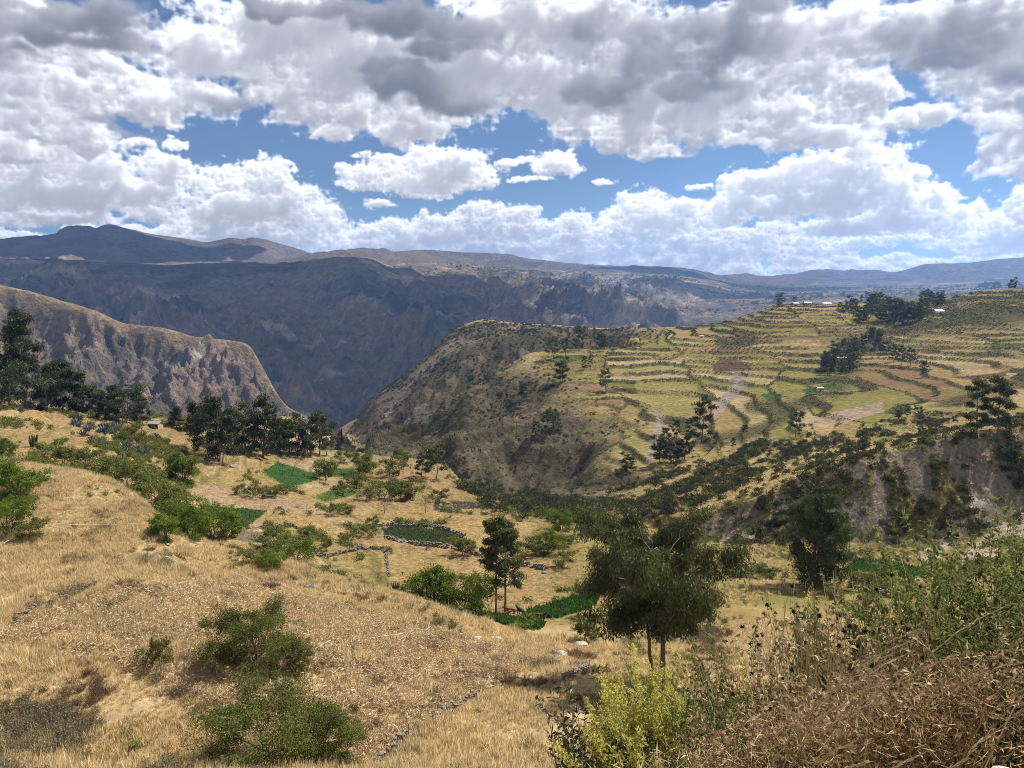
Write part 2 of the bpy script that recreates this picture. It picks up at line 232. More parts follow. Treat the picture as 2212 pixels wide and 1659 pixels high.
# ------------------------------------------------------------------ terrain: ridge, bench and valley lines from near to far
# each point: (picture x, picture y, forward distance) or (picture x, None, forward distance, height)
LINES=[
 ('edge0',[(-900,None,.4,-1.62),(3200,None,.4,-1.62)]),
 ('edge1',[(-900,None,2.2,-1.98),(1106,None,2.2,-1.98),(3200,None,2.2,-1.80)]),
 ('edge2',[(-900,None,6,-4.4),(1106,None,6,-4.4),(1500,None,6,-4.0),(2212,None,6,-3.5),(3200,None,6,-3.3)]),
 ('edge3',[(-900,None,18,-13.2),(1106,None,18,-13.2),(2212,None,18,-12.4),(3200,None,18,-12)]),
 ('A',[(-900,1640,48),(0,1655,48),(600,1668,48),(1106,1672,47),(1300,1680,47),(2212,1620,50),(3200,1600,50)]),
 ('A2',[(-900,1480,60),(0,1480,60),(300,1500,59),(600,1530,58),(900,1560,57),(1106,1580,56),(1300,1570,58),(1440,1540,62),(1700,1500,65),(2212,1480,66),(3200,1480,66)]),
 ('B',[(-900,1330,77),(0,1335,76),(200,1310,79),(300,1330,76),(600,1400,74),(900,1450,71),(1106,1470,70),(1250,1480,69),(1300,1478,70),(1438,1463,74),(1600,1445,76),(1900,1430,80),(2212,1420,80),(3200,1400,80)]),
 ('B2',[(-900,1180,105),(0,1190,104),(200,1180,106),(330,1165,110),(420,1200,112),(520,1240,107),(700,1300,100),(900,1370,92),(1106,1430,84),(1250,1445,82),(1438,1430,84),(1600,1420,86),(1900,1405,90),(2212,1390,90),(3200,1370,92)]),
 ('C',[(-900,960,160),(-300,985,155),(0,998,150),(120,1012,147),(230,1040,142),(290,1075,136),(340,1118,130),(420,1165,127),(520,1190,124),(600,1213,121),(700,1240,118),(800,1268,115),(900,1300,112),(1000,1335,108),(1100,1372,102),(1200,1402,97),(1300,1405,97),(1440,1395,99),(1600,1380,101),(1900,1365,105),(2212,1345,107),(3200,1320,110)]),
 ('D',[(-900,None,190,-41),(0,None,182,-41),(230,None,175,-46),(340,None,160,-50),(520,None,150,-54),(800,None,136,-55),(1000,None,126,-54.5),(1060,1330,118),(1120,1335,116),(1200,1350,114),(1300,1350,114),(1440,1330,118),(1600,1300,128),(1765,1278,143),(2000,1278,140),(2212,1262,142),(3200,1230,146)]),
 ('E',[(-900,955,215),(0,972,204),(120,985,205),(230,1012,205),(340,1078,188),(420,1120,185),(520,1150,183),(700,1185,180),(800,1200,178),(1000,1240,165),(1106,1262,159),(1200,1270,155),(1300,1265,158),(1440,1258,160),(1600,1240,165),(1765,1235,168),(1900,1238,168),(2000,1240,166),(2212,1210,172),(3200,1170,178)]),
 ('F',[(-900,880,270),(0,902,250),(100,915,258),(200,935,264),(340,985,262),(430,1030,256),(520,1062,250),(700,1090,245),(800,1100,243),(1000,1110,240),(1106,1120,238),(1200,1130,235),(1300,1152,224),(1440,1168,214),(1600,1180,208),(1700,1182,204),(1765,1178,203),(1900,1185,203),(2000,1180,204),(2100,1165,206),(2212,1120,214),(3200,1060,230)]),
 ('F2',[(-900,860,300),(0,880,285),(100,893,292),(200,908,300),(340,945,305),(430,975,302),(520,1005,298),(620,1030,300),(700,1035,312),(800,1050,310),(900,1052,308),(1000,1078,292),(1070,1098,283),(1200,1115,268),(1300,1133,252),(1440,1140,240),(1600,1140,221),(1765,1105,216),(1900,1085,215),(2000,1075,216),(2212,1040,226),(3200,980,246)]),
 ('G',[(-900,835,345),(0,858,330),(100,870,338),(200,893,340),(300,902,352),(340,900,372),(430,915,370),(520,950,352),(620,975,362),(700,972,392),(760,975,400),(800,982,402),(900,990,392),(960,1005,378),(1000,1042,342),(1070,1080,320),(1200,1100,298),(1300,1106,285),(1440,1112,246),(1560,1095,234),(1650,1065,231),(1731,1036,229),(1880,983,230),(2000,955,232),(2087,931,235),(2212,915,240),(3200,860,262)]),
 ('H',[(-900,None,520,-120),(0,None,520,-120),(340,None,540,-130),(520,None,520,-135),(720,None,540,-165),(900,None,490,-142),(1000,None,425,-122),(1070,None,396,-112),(1130,1083,372),(1200,1078,366),(1300,1080,345),(1440,1058,335),(1600,1020,332),(1731,990,345),(1880,955,345),(2000,938,345),(2087,922,342),(2212,908,342),(3200,850,360)]),
 ('I',[(-900,None,720,-250),(0,None,720,-250),(520,None,720,-260),(690,None,800,-260),(740,948,800),(800,972,640),(904,988,590),(1000,1036,470),(1070,1070,432),(1200,1040,430),(1300,1050,402),(1440,1010,402),(1600,968,410),(1731,945,404),(1880,918,404),(2000,905,404),(2087,895,404),(2212,880,404),(3200,830,410)]),
 ('J',[(-900,None,1000,-290),(0,None,1000,-290),(600,None,1050,-330),(700,None,1100,-330),(740,945,840),(800,966,665),(904,965,630),(1000,960,560),(1106,960,545),(1200,940,540),(1300,930,525),(1440,930,500),(1600,900,520),(1731,862,545),(1880,850,545),(2000,842,545),(2087,832,545),(2212,815,545),(3200,780,560)]),
 ('J1',[(-900,None,1200,-280),(0,None,1200,-280),(600,None,1250,-360),(700,None,1300,-370),(740,943,880),(800,960,690),(904,945,665),(1000,895,655),(1106,855,675),(1200,835,680),(1300,830,680),(1440,835,660),(1600,810,680),(1731,785,700),(1880,790,700),(2000,770,710),(2087,755,720),(2212,742,720),(3200,710,740)]),
 ('J2',[(-900,None,1350,-265),(0,None,1350,-265),(600,None,1420,-360),(700,None,1500,-390),(740,941,920),(800,955,720),(850,943,710),(904,923,705),(984,858,742),(1044,815,780),(1100,784,802),(1150,758,818),(1200,752,828),(1300,746,850),(1440,742,860),(1500,735,868),(1600,716,880),(1690,700,880),(1800,703,870),(1900,722,860),(2000,690,885),(2120,666,905),(2212,660,905),(3200,640,920)]),
 ('J3',[(-900,None,1420,-255),(0,None,1420,-255),(600,None,1600,-350),(700,None,1700,-400),(740,940,1000),(800,None,860,-176),(850,None,850,-168),(904,None,850,-155),(984,None,865,-124),(1044,None,885,-104),(1100,None,905,-88),(1150,None,930,-78),(1200,None,940,-76),(1300,None,950,-72),(1440,722,960),(1500,714,960),(1600,698,970),(1690,676,960),(1800,674,955),(1900,680,955),(2000,664,980),(2120,645,990),(2212,640,990),(3200,620,1000)]),
 ('K',[(-900,880,1500),(0,890,1500),(200,892,1500),(340,895,1500),(520,893,1600),(610,890,1740),(680,930,1950),(722,940,2000),(742,938,1160),(800,866,1160),(850,828,1180),(900,788,1200),(940,752,1230),(970,722,1260),(1000,702,1300),(1050,690,1310),(1106,697,1280),(1200,702,1250),(1300,709,1200),(1400,708,1150),(1500,703,1100),(1580,690,1085),(1650,668,1060),(1690,656,1050),(1800,656,1050),(1900,652,1080),(2000,646,1100),(2050,641,1100),(2120,628,1100),(2212,622,1100),(3200,600,1120)]),
 ('K2',[(-900,760,1800),(0,760,1800),(110,770,1800),(200,775,1780),(340,790,1770),(430,800,1780),(520,820,1800),(570,850,1840),(612,885,1860),(650,905,2000),(700,938,2150),(760,None,1600,-260),(900,None,1480,-170),(1050,None,1500,-120),(1300,None,1420,-140),(1500,None,1300,-110),(1690,None,1250,-60),(2000,None,1320,-50),(2212,None,1300,-30),(3200,None,1300,-30)]),
 ('L',[(-900,585,2150),(-300,596,2150),(0,616,2120),(60,628,2110),(110,642,2100),(200,670,2080),(280,700,2060),(340,706,2050),(430,728,2050),(500,736,2050),(535,745,2050),(565,790,2040),(590,835,2020),(614,872,2000),(650,895,2150),(700,932,2350),(722,940,2420),(760,None,2200,-410),(900,None,2000,-360),(1050,None,1900,-300),(1300,None,1800,-260),(1500,None,1700,-220),(1690,None,1600,-160),(2000,None,1700,-140),(2212,None,1700,-120),(3200,None,1700,-120)]),
 ('M',[(-900,None,2650,-330),(0,None,2650,-330),(400,None,2650,-380),(560,None,2600,-400),(640,905,2620),(700,922,2680),(740,918,2750),(790,890,2700),(850,None,2600,-400),(1100,None,2700,-380),(1500,None,2600,-300),(2212,None,2600,-260),(3200,None,2600,-260)]),
 ('N',[(-900,690,3400),(0,690,3400),(300,720,3350),(450,745,3300),(560,790,3200),(640,830,3150),(700,850,3100),(760,840,3100),(830,800,3150),(900,770,3200),(1000,725,3300),(1106,708,3400),(1300,702,3500),(1500,698,3500),(1600,690,3500),(1700,668,3500),(2212,650,3500),(3200,650,3500)]),
 ('N2',[(-900,640,4000),(0,640,4000),(200,640,3950),(300,650,3900),(420,668,3900),(520,700,3800),(620,740,3700),(700,760,3650),(780,740,3700),(850,705,3800),(950,675,3950),(1060,655,4100),(1200,652,4300),(1400,655,4400),(1540,668,4500),(1650,655,4600),(1760,642,4800),(2000,640,4800),(2212,632,4800),(3200,630,4800)]),
 ('O',[(-900,595,4700),(0,598,4700),(200,602,4700),(330,606,4650),(450,620,4600),(560,640,4500),(660,640,4500),(740,630,4500),(850,625,4700),(1000,622,5000),(1200,615,5400),(1400,622,5600),(1540,640,5800),(1650,642,6200),(1800,632,6500),(2000,628,6500),(2212,620,6500),(3200,620,6500)]),
 ('P',[(-900,560,5600),(0,558,5600),(120,560,5600),(230,564,5600),(350,571,5700),(450,567,5600),(550,568,5700),(620,572,5700),(680,562,5500),(750,555,5400),(800,560,5500),(850,575,5800),(930,572,6300),(1000,574,6500),(1100,580,6800),(1200,588,7200),(1330,590,7400),(1440,594,7400),(1540,606,7600),(1600,618,8000),(1700,620,8500),(1800,620,8500),(2000,618,8500),(2100,612,8500),(2212,606,8500),(3200,600,8500)]),
 ('Q',[(-900,556,7400),(0,554,7400),(200,556,7400),(350,566,7400),(420,566,7400),(520,566,7400),(640,566,7400),(680,558,7400),(750,554,7500),(850,568,7400),(1000,566,8000),(1200,580,8000),(1440,586,8000),(1540,604,8600),(1600,612,9200),(1800,610,9600),(2000,604,9600),(2212,590,9600),(3200,590,9600)]),
 ('R',[(-900,530,9500),(-200,530,9500),(0,521,9500),(60,513,9500),(118,508,9500),(130,496,9500),(146,489,9500),(165,487,9500),(190,488,9500),(208,493,9500),(224,486,9500),(240,485,9500),(268,492,9500),(330,505,9500),(400,515,9500),(450,523,9500),(478,517,9500),(500,514,9500),(528,516,9500),(540,513,9500),(562,515,9500),(600,525,9500),(645,538,9500),(685,549,9500),(740,545,9500),(780,540,9500),(800,538,9500),(825,538,9500),(850,545,9500),(880,541,9500),(930,540,9500),(1000,545,9500),(1060,548,9500),(1100,549,9500),(1130,556,9500),(1250,570,9630),(1330,574,9825),(1440,576,9825),(1500,583,9955),(1530,592,10150),(1560,600,10475),(1600,597,11450),(1640,600,11775),(1700,597,12100),(1780,588,12100),(1850,588,12100),(1900,584,11775),(1930,588,11450),(1960,582,11450),(2000,571,11125),(2100,567,11125),(2150,560,11125),(2212,556,11125),(2500,548,11125),(3200,548,11125)]),
 ('S',[(-900,None,11200,-200),(1500,None,11600,-200),(1600,None,13600,-200),(3200,None,13600,-200)]),
]
NAMES=[n for n,_ in LINES]; KI={n:i for i,n in enumerate(NAMES)}
TMAX=1.25
TG=np.concatenate([np.linspace(-TMAX,-0.72,41)[:-1],np.linspace(-0.72,0.72,601),np.linspace(0.72,TMAX,41)[1:]])
NT=len(TG); K=len(LINES)
LY=np.zeros((K,NT)); SS=np.zeros((K,NT))
sp,cp=math.sin(PITCH),math.cos(PITCH)
def hermite_interp(x,xp,yp):
    # monotone cubic through the points
    xp=np.asarray(xp,float); yp=np.asarray(yp,float)
    h=np.diff(xp); dl=np.diff(yp)/h; m=np.zeros(len(xp))
    for i in range(1,len(xp)-1):
        if dl[i-1]*dl[i]>0:
            w1=2*h[i]+h[i-1]; w2=h[i]+2*h[i-1]; m[i]=(w1+w2)/(w1/dl[i-1]+w2/dl[i])
    m[0]=dl[0]; m[-1]=dl[-1]
    i=np.clip(np.searchsorted(xp,x)-1,0,len(h)-1); t=np.clip((x-xp[i])/h[i],0,1); hh=h[i]
    return ((2*t**3-3*t**2+1)*yp[i]+(t**3-2*t**2+t)*hh*m[i]+(-2*t**3+3*t**2)*yp[i+1]+(t**3-t**2)*hh*m[i+1])
for k,(nm,pts) in enumerate(LINES):
    tt=[];ly=[];ss=[]
    for p in pts:
        if p[1] is None:
            Y=p[2]; s=p[3]/Y; t=(p[0]-CX)/FPX*(cp-s*sp)
        else:
            d=ray(p[0],p[1]); Y=p[2]; t=d[0]/d[1]; s=d[2]/d[1]
        tt.append(t); ly.append(math.log(Y)); ss.append(s)
    LY[k]=hermite_interp(TG,tt,ly); SS[k]=hermite_interp(TG,tt,ss)
for k in range(1,K): LY[k]=np.maximum(LY[k],LY[k-1]+0.012)
# slopes along each column (monotone cubic in log distance)
h=np.diff(LY,axis=0); dl=np.diff(SS,axis=0)/h
MM=np.zeros_like(SS); a=dl[:-1]; b=dl[1:]; w1=2*h[1:]+h[:-1]; w2=h[1:]+2*h[:-1]
with np.errstate(divide='ignore',invalid='ignore'): mm=(w1+w2)/(w1/a+w2/b)
MM[1:-1]=np.where(a*b>0,mm,0); MM[0]=dl[0]; MM[-1]=dl[-1]
ROWS={'edge0':6,'edge1':8,'edge2':8,'edge3':8,'A':40,'A2':48,'B':46,'B2':66,'C':10,'D':34,'E':56,'F':34,'F2':36,'G':16,'H':36,'I':54,'J':50,'J1':46,'J2':16,'J3':40,'K':52,'K2':60,'L':10,'M':42,'N':44,'N2':34,'O':34,'P':8,'Q':30,'R':3}
wlist=[];
for k in range(K-1):
    n=ROWS[NAMES[k]]; wlist+= [k+i/n for i in range(n)]
wlist.append(K-1.0); WG=np.array(wlist); NR=len(WG)
kk=np.minimum(WG.astype(int),K-2); fr=(WG-kk)[:,None]
ROWY=LY[kk]*(1-fr)+LY[kk+1]*fr                       # log forward distance
t_=fr; hh=h[kk]
ROWS_S=(2*t_**3-3*t_**2+1)*SS[kk]+(t_**3-2*t_**2+t_)*hh*MM[kk]+(-2*t_**3+3*t_**2)*SS[kk+1]+(t_**3-t_**2)*hh*MM[kk+1]
Yg=np.exp(ROWY); Xg=TG[None,:]*Yg; Zg=ROWS_S*Yg
Wg=np.repeat(WG[:,None],NT,1); Tg=np.repeat(TG[None,:],NR,0)
PXg=CX+FPX*Tg/(cp-ROWS_S*sp)                          # approximate picture column, only used to lay out land use
def band(n0,n1,soft=0.35):
    return sstep(KI[n0]-soft,KI[n0]+soft,Wg)*(1-sstep(KI[n1]-soft,KI[n1]+soft,Wg))
# --- relief
near=band('A','C')
Z=Zg.copy()
Z+=near*(0.9*fbm(Xg/14,Yg/14,3,4)+0.18*fbm(Xg/2.5,Yg/2.5,9,3))
valley=band('D','G')
Z+=valley*(1.0*fbm(Xg/30,Yg/30,21,4)+0.2*fbm(Xg/5,Yg/5,22,3))
right=sstep(1180,1340,PXg)
# badland cuts in the eroded slope on the right (between F and G)
cut=sstep(KI['F']-.1,KI['F2']-.4,Wg)*(1-sstep(KI['G']-.25,KI['G']+.1,Wg))*sstep(1450,1570,PXg)
gul=ridged(Xg/16+0.35*fbm(Xg/20,Yg/20,31,3),Yg/46,33,5)
Z-=cut*(4.2*(1-gul)+1.2*fbm(Xg/5,Yg/5,35,4)-1.5)
# ravine side and scrub slopes of the middle
bnd=np.interp(Wg,[KI['G'],KI['H'],KI['I'],KI['J'],KI['J1'],KI['J2']],[1120,1300,1390,1310,1190,1130])+150*fbm(Xg/75,Yg/75,40,4)
mid=band('G','J2',0.3)*(1-sstep(bnd-70,bnd+90,PXg)); midc=band('G','J2',0.3)*(1-sstep(bnd-190,bnd+60,PXg))
AC=.62*Xg-.78*Yg; AL=.78*Xg+.62*Yg
rg=ridged(AC/85+0.35*fbm(Xg/90,Yg/90,41,3),AL/330,42,6)
Z+=midc*(56*(rg-.46)*sstep(KI['I']-.4,KI['I']+.6,Wg)+3.0*fbm(Xg/22,Yg/22,43,4))
Z+=midc*18*(ridged(AC/32+.3*fbm(Xg/30,Yg/30,48,3),AL/110,46,4)-.45)*sstep(KI['I']-.4,KI['I']+.6,Wg)
mesa=band('J2','K',0.15)*(1-sstep(1300,1460,PXg))*sstep(740,800,PXg)
Z+=mesa*84*(ridged(AC/120+.35*fbm(Xg/120,Yg/120,44,3),AL/420,45,6)-.60)*(1-sstep(KI['K']-.6,KI['K']-.12,Wg))
Z+=mesa*26*(ridged(AC/44+.3*fbm(Xg/40,Yg/40,49,3),AL/150,47,4)-.5)*(1-sstep(KI['K']-.6,KI['K']-.12,Wg))
# terraces of the right hillside
hb=np.interp(Wg,[KI['J1'],KI['J2']+.05,KI['J3']-.2,KI['K']],[1120,1130,1330,1400]); hill=band('H','K',0.25)*sstep(hb,hb+80,PXg)*(1-mid)
stepz=4.0
zz=Z+4.0*fbm(Xg/170,Yg/170,51,3)+1.5*fbm(Xg/50,Yg/50,52,3)
colx=(Xg-.12*Yg+26*fbm(Xg/120,Yg/120,58,3))/74.0; ci=np.floor(colx).astype(np.int64); KS=(0.72+.62*_hash(ci,ci*0+3,11))/stepz
tf=zz*KS+_hash(ci,ci*0+1,12)*3; ti=np.floor(tf); tfr=tf-ti
gully=np.exp(-((PXg-(1850-0.55*(PXg*0)))**2)/(2*70.0**2))*band('J','K',.3)
terr=(ti+0.30*tfr+0.70*sstep(0.78,.99,tfr)-tf)/KS
Z+=hill*terr*0.9
riser=hill*sstep(0.76,0.81,tfr)*(1-sstep(0.97,1.0,tfr))
Z+=hill*(1.2*fbm(Xg/45,Yg/45,53,4))
# golden spur running up to the right, small terraces there as well
spur=band('F2','I',.3)*right
zz2=Z+0.9*fbm(Xg/50,Yg/50,55,3); tf2=zz2/2.6; ti2=np.floor(tf2); fr2=tf2-ti2
Z+=spur*(1-cut)*0.6*2.6*(ti2+0.45*fr2+0.55*sstep(.7,1,fr2)-tf2)
riser2=spur*(1-cut)*sstep(.72,.8,fr2)*(1-sstep(.97,1,fr2))
# small steps on the left bench
zz3=Z+0.8*fbm(Xg/40,Yg/40,57,3); vcol=(Xg+.2*Yg+12*fbm(Xg/50,Yg/50,59,3))/52.0; vci=np.floor(vcol).astype(np.int64); tf3=zz3/2.2+_hash(vci,vci*0+5,13)*2; ti3=np.floor(tf3); fr3=tf3-ti3
lb=valley*(1-right)*0.75
Z+=lb*2.2*(ti3+0.35*fr3+0.65*sstep(.78,1,fr3)-tf3)
# canyon ridge on the left and the far walls
lr=band('K','L',.2)*(1-sstep(640,730,PXg))
fall=1-sstep(KI['L']-.32,KI['L']-.05,Wg)
rr=ridged((Xg*0.9+0.45*Yg)/190+.45*fbm(Xg/150,Yg/150,61,4),(Yg*0.8-.3*Xg)/620,62,6,.6)
rr2=ridged((Xg*.9+.45*Yg)/62+.4*fbm(Xg/60,Yg/60,65,3),(Yg-.3*Xg)/230,66,5,.65)
Z+=lr*fall*(150*(rr-.60)+62*(rr2-.56)+26*fbm(Xg/40,Yg/40,63,5,.65))+lr*(1-fall)*6*fbm(Xg/50,Yg/50,64,3)
fw=sstep(KI['L']+.6,KI['M']+.3,Wg)*(1-sstep(KI['Q']-.4,KI['Q'],Wg))*(1-.86*sstep(1330,1620,PXg))
edgeP=1-0.92*np.exp(-((Wg-KI['P'])**2)/(2*.22**2))
fr_=ridged((Xg+0.5*Yg)/560+.4*fbm(Xg/500,Yg/500,71,4),Yg/1500,72,7,.58)
Z+=fw*edgeP*(300*(fr_-.45)*(0.35+0.65*(1-sstep(KI['N2'],KI['P'],Wg)))+40*fbm(Xg/180,Yg/180,73,5,.62))
fr2_=ridged((Xg+.5*Yg)/190+.3*fbm(Xg/200,Yg/200,74,3),Yg/520,75,5,.6)
Z+=fw*edgeP*(150*(fr2_-.42))*(0.3+0.7*(1-sstep(KI['N2'],KI['P'],Wg)))
far=sstep(KI['Q']-.3,KI['Q']+.3,Wg)*(1-sstep(KI['R']-.35,KI['R']-.03,Wg))
Z+=far*(-210*(ridged(Xg/1500,Yg/2600,81,6)-.3)+50*fbm(Xg/400,Yg/400,82,4))
Z+=sstep(KI['R']-.35,KI['R']-.03,Wg)*10*fbm(Xg/130,Yg/300,83,4)
# --- queries
NQ=2600; LQ=np.linspace(math.log(0.4),math.log(13700),NQ)
HQ=np.empty((NT,NQ),np.float64)
for j in range(NT): HQ[j]=np.interp(LQ,ROWY[:,j],Z[:,j]/Yg[:,j])
WQ=np.empty((NT,NQ),np.float32)
for j in range(NT): WQ[j]=np.interp(LQ,ROWY[:,j],WG)
def _q(tab,x,y):
    x=np.asarray(x,float); y=np.maximum(np.asarray(y,float),0.41)
    t=x/y; j=np.clip(np.searchsorted(TG,t)-1,0,NT-2); ft=np.clip((t-TG[j])/(TG[j+1]-TG[j]),0,1)
    q=(np.log(y)-LQ[0])/(LQ[1]-LQ[0]); i=np.clip(q.astype(int),0,NQ-2); fq=np.clip(q-i,0,1)
    return (tab[j,i]*(1-fq)+tab[j,i+1]*fq)*(1-ft)+(tab[j+1,i]*(1-fq)+tab[j+1,i+1]*fq)*ft
def ground(x,y): return _q(HQ,x,y)*np.maximum(np.asarray(y,float),0.41)
def spot(px,py,dmin=40.0,D=None):
    """where the line of sight through a picture position meets the ground (or the ground at forward distance D)"""
    d=ray(px,py); t=d[0]/d[1]; s=d[2]/d[1]
    if D is None:
        ys=np.exp(LQ); m=ys>dmin
        g=ground(t*ys[m],ys[m])/ys[m]; idx=np.nonzero(g>=s)[0]
        if len(idx)==0:                                # above the skyline: take the highest ground of that column
            Y=ys[m][np.argmax(g)]
        else:
            i=max(idx[0],1); g0,g1=g[i-1]-s,g[i]-s; f=-g0/(g1-g0) if g1!=g0 else 0
            Y=ys[m][i-1]*(1-f)+ys[m][i]*f
    else: Y=D
    x=t*Y; return np.array([x,Y,float(ground(x,Y))])
# ------------------------------------------------------------------ land use: real surface colours
def col(*c): return np.array(c,float)
den=Yg*cp-Z*sp
PX=CX+FPX*Xg/den; PY=CY-FPX*(Yg*sp+Z*cp)/den
def poly(pts):
    x=np.array([p[0] for p in pts],float); y=np.array([p[1] for p in pts],float); m=np.zeros(PX.shape,bool)
    bb=(PX>x.min())&(PX<x.max())&(PY>y.min())&(PY<y.max())&(Wg>KI['A'])&(Wg<KI['K'])
    px=PX[bb]; py=PY[bb]; r=np.zeros(px.shape,bool); n=len(pts); j=n-1
    for i in range(n):
        c=((y[i]>py)!=(y[j]>py))&(px<(x[j]-x[i])*(py-y[i])/(y[j]-y[i]+1e-9)+x[i]); r^=c; j=i
    m[bb]=r; return m
def line_mask(pts,w0,w1,n0,n1):
    m=np.full(PX.shape,9e9)
    for (a,b),(c,d) in zip(pts[:-1],pts[1:]):
        vx,vy=c-a,d-b; L=vx*vx+vy*vy; u=np.clip(((PX-a)*vx+(PY-b)*vy)/L,0,1)
        dd=np.hypot(PX-a-u*vx,PY-b-u*vy)/1.0; m=np.minimum(m,dd)
    return (1-sstep(w0,w1,m))*((Wg>KI[n0])&(Wg<KI[n1]))
STRAW=col(.43,.325,.175); GOLD=col(.36,.25,.10); TAN=col(.33,.215,.105); OLIVE=col(.21,.19,.055); BROWN=col(.16,.105,.06)
SCRUBC=col(.085,.08,.042); ROCK=col(.30,.23,.19); GREY=col(.27,.235,.195); GREEN=col(.05,.098,.028); PINK=col(.36,.24,.19); DGREEN=col(.06,.09,.03)
A3=np.zeros(Z.shape+(3,))
def lay(c,m):
    global A3
    A3=A3*(1-m[...,None])+np.asarray(c)*m[...,None]
lay(STRAW,np.ones(Z.shape))
n1=fbm(Xg/9,Yg/9,101,5); n2=fbm(Xg/28,Yg/28,102,4); n3=fbm(Xg/2.2,Yg/2.2,103,3)
lay(col(.36,.28,.155),near*.7); lay(GOLD,sstep(-.1,.5,n2)*(.8-.45*near)); lay(TAN,sstep(0.05,.5,n1)*.7); lay(BROWN,sstep(.25,.6,n3+.5*n1)*.35); lay(OLIVE,sstep(.3,.6,fbm(Xg/16,Yg/16,104,4))*.45)
CORN=poly([(0,1360),(220,1290),(420,1250),(640,1290),(900,1350),(1100,1410),(1130,1450),(990,1530),(880,1600),(780,1659),(640,1659),(520,1560),(420,1500),(250,1440),(0,1400)])&(Wg<KI['C'])
lay(col(.37,.25,.13),CORN*(.35+.25*n1))
PATH=line_mask([(1290,1450),(1265,1500),(1235,1560),(1190,1640),(1180,1659)],16,34,'A','C'); lay(col(.46,.34,.19),PATH*.85); TRK=np.clip(line_mask([(0,1252),(160,1222),(300,1192),(430,1176)],3,9,'A','C')+line_mask([(640,1575),(800,1490),(1000,1448),(1240,1482)],4,11,'A','C')+line_mask([(60,1659),(240,1560),(380,1500)],5,13,'A','C'),0,1); PATH=np.clip(PATH+.7*TRK,0,1); lay(col(.36,.27,.16),TRK*.7)
# valley bench
vf=band('D','G',.15)
cell=vci
hsh=_hash(cell.astype(np.int64),ti3.astype(np.int64),5)
fc=np.where((hsh<.35)[...,None],GOLD,np.where((hsh<.6)[...,None],STRAW*.9,np.where((hsh<.8)[...,None],TAN,mix(GOLD,OLIVE,.5))))
lay(fc,vf*.8); lay(OLIVE,vf*sstep(.2,.6,fbm(Xg/22,Yg/22,112,4))*.5)
lay(mix(SCRUBC,OLIVE,.4),vf*(1-right)*(np.abs(vcol-vci-.5)>.475)*.7); lay(mix(SCRUBC,OLIVE,.4),vf*lb/.75*sstep(.78,.84,fr3)*(1-sstep(.97,1,fr3))*.8)
vr=band('C','F2',.3)*sstep(1120,1300,PXg); lay(mix(GOLD,OLIVE,.55),vr*.75); lay(OLIVE*.85,vr*sstep(-.15,.35,fbm(Xg/15,Yg/15,113,4))*.75); lay(TAN*.8,vr*sstep(.15,.4,fbm(Xg/24,Yg/24,114,4))*.6); lay(BROWN,vf*sstep(.1,.5,fbm(Xg/3,Yg/3,115,3))*.35)
# slopes at the left edge of the bench
lay(mix(TAN,OLIVE,.3),vf*(1-sstep(330,520,PXg))*sstep(-.2,.4,n2)*.8)
# spur and eroded slope
sc=spur*(1-cut)
lay(mix(GOLD,OLIVE,.35),sc*.8); lay(OLIVE*.8,sc*sstep(0,.5,fbm(Xg/18,Yg/18,121,4))*.7); lay(SCRUBC,riser2*.3)
bare=cut*sstep(-.2,.12,fbm(Xg/20,Yg/30,122,4)-.9*(gul-.45))
lay(mix(OLIVE,SCRUBC,.45),cut*.9); lay(mix(GOLD,OLIVE,.5),cut*sstep(.0,.3,fbm(Xg/14,Yg/14,127,4)-.15)*.8); lay(GREY*.9,bare*.9); lay(ROCK*.95,bare*sstep(.1,.5,n3)*.5)
# ravine and scrub slopes
ms=np.clip(mid+mesa,0,1)
lay(col(.10,.085,.055),ms*.95); lay(col(.175,.14,.09),ms*sstep(0,.45,fbm(Xg/40,Yg/40,131,5))*.75); lay(SCRUBC*.8,ms*sstep(-.05,.3,fbm(Xg/14,Yg/14,132,4)-.4*(rg-.4))*.75)
lay(ROCK*.85,mesa*sstep(.42,.62,rg+.25*fbm(Xg/30,Yg/30,133,4))*.6); lay(PINK*.8,ms*sstep(.35,.6,fbm(Xg/60,Yg/60,134,5)+.25*(rg-.4))*.6)
mtop=sstep(KI['K']-.16,KI['K']-.03,Wg)*(1-sstep(KI['K']+.1,KI['K']+.3,Wg))*sstep(985,1030,PXg)*(1-sstep(1480,1560,PXg)); lay(STRAW*.95,mtop)
# terraced hillside
cx_=ci; fx_=colx-ci
hh2=_hash(cx_.astype(np.int64),ti.astype(np.int64),9)
YG=col(.31,.255,.10)
hc=np.where((hh2<.34)[...,None],YG,np.where((hh2<.55)[...,None],mix(YG,STRAW,.75),np.where((hh2<.72)[...,None],mix(YG,OLIVE,.8),np.where((hh2<.90)[...,None],mix(TAN,YG,.45),np.where((hh2<.965)[...,None],mix(BROWN,TAN,.4),mix(GREEN,OLIVE,.6))))))
hl=hill*(1-0.0*mid)
lay(hc,hl*.95); lay(OLIVE,hl*sstep(.15,.5,fbm(Xg/40,Yg/40,142,4))*.35); lay(TAN*.8,hl*sstep(.2,.5,fbm(Xg/70,Yg/70,143,4))*.5)
hedge=hl*np.clip(riser+ (np.abs(fx_-.5)>.482),0,1)
lay(mix(SCRUBC,OLIVE,.1),hedge*sstep(-.55,-.25,fbm(Xg/60,Yg/60,144,3))*.97)
def scr_band(pts,w0,w1): return line_mask(pts,w0,w1,'H','K')
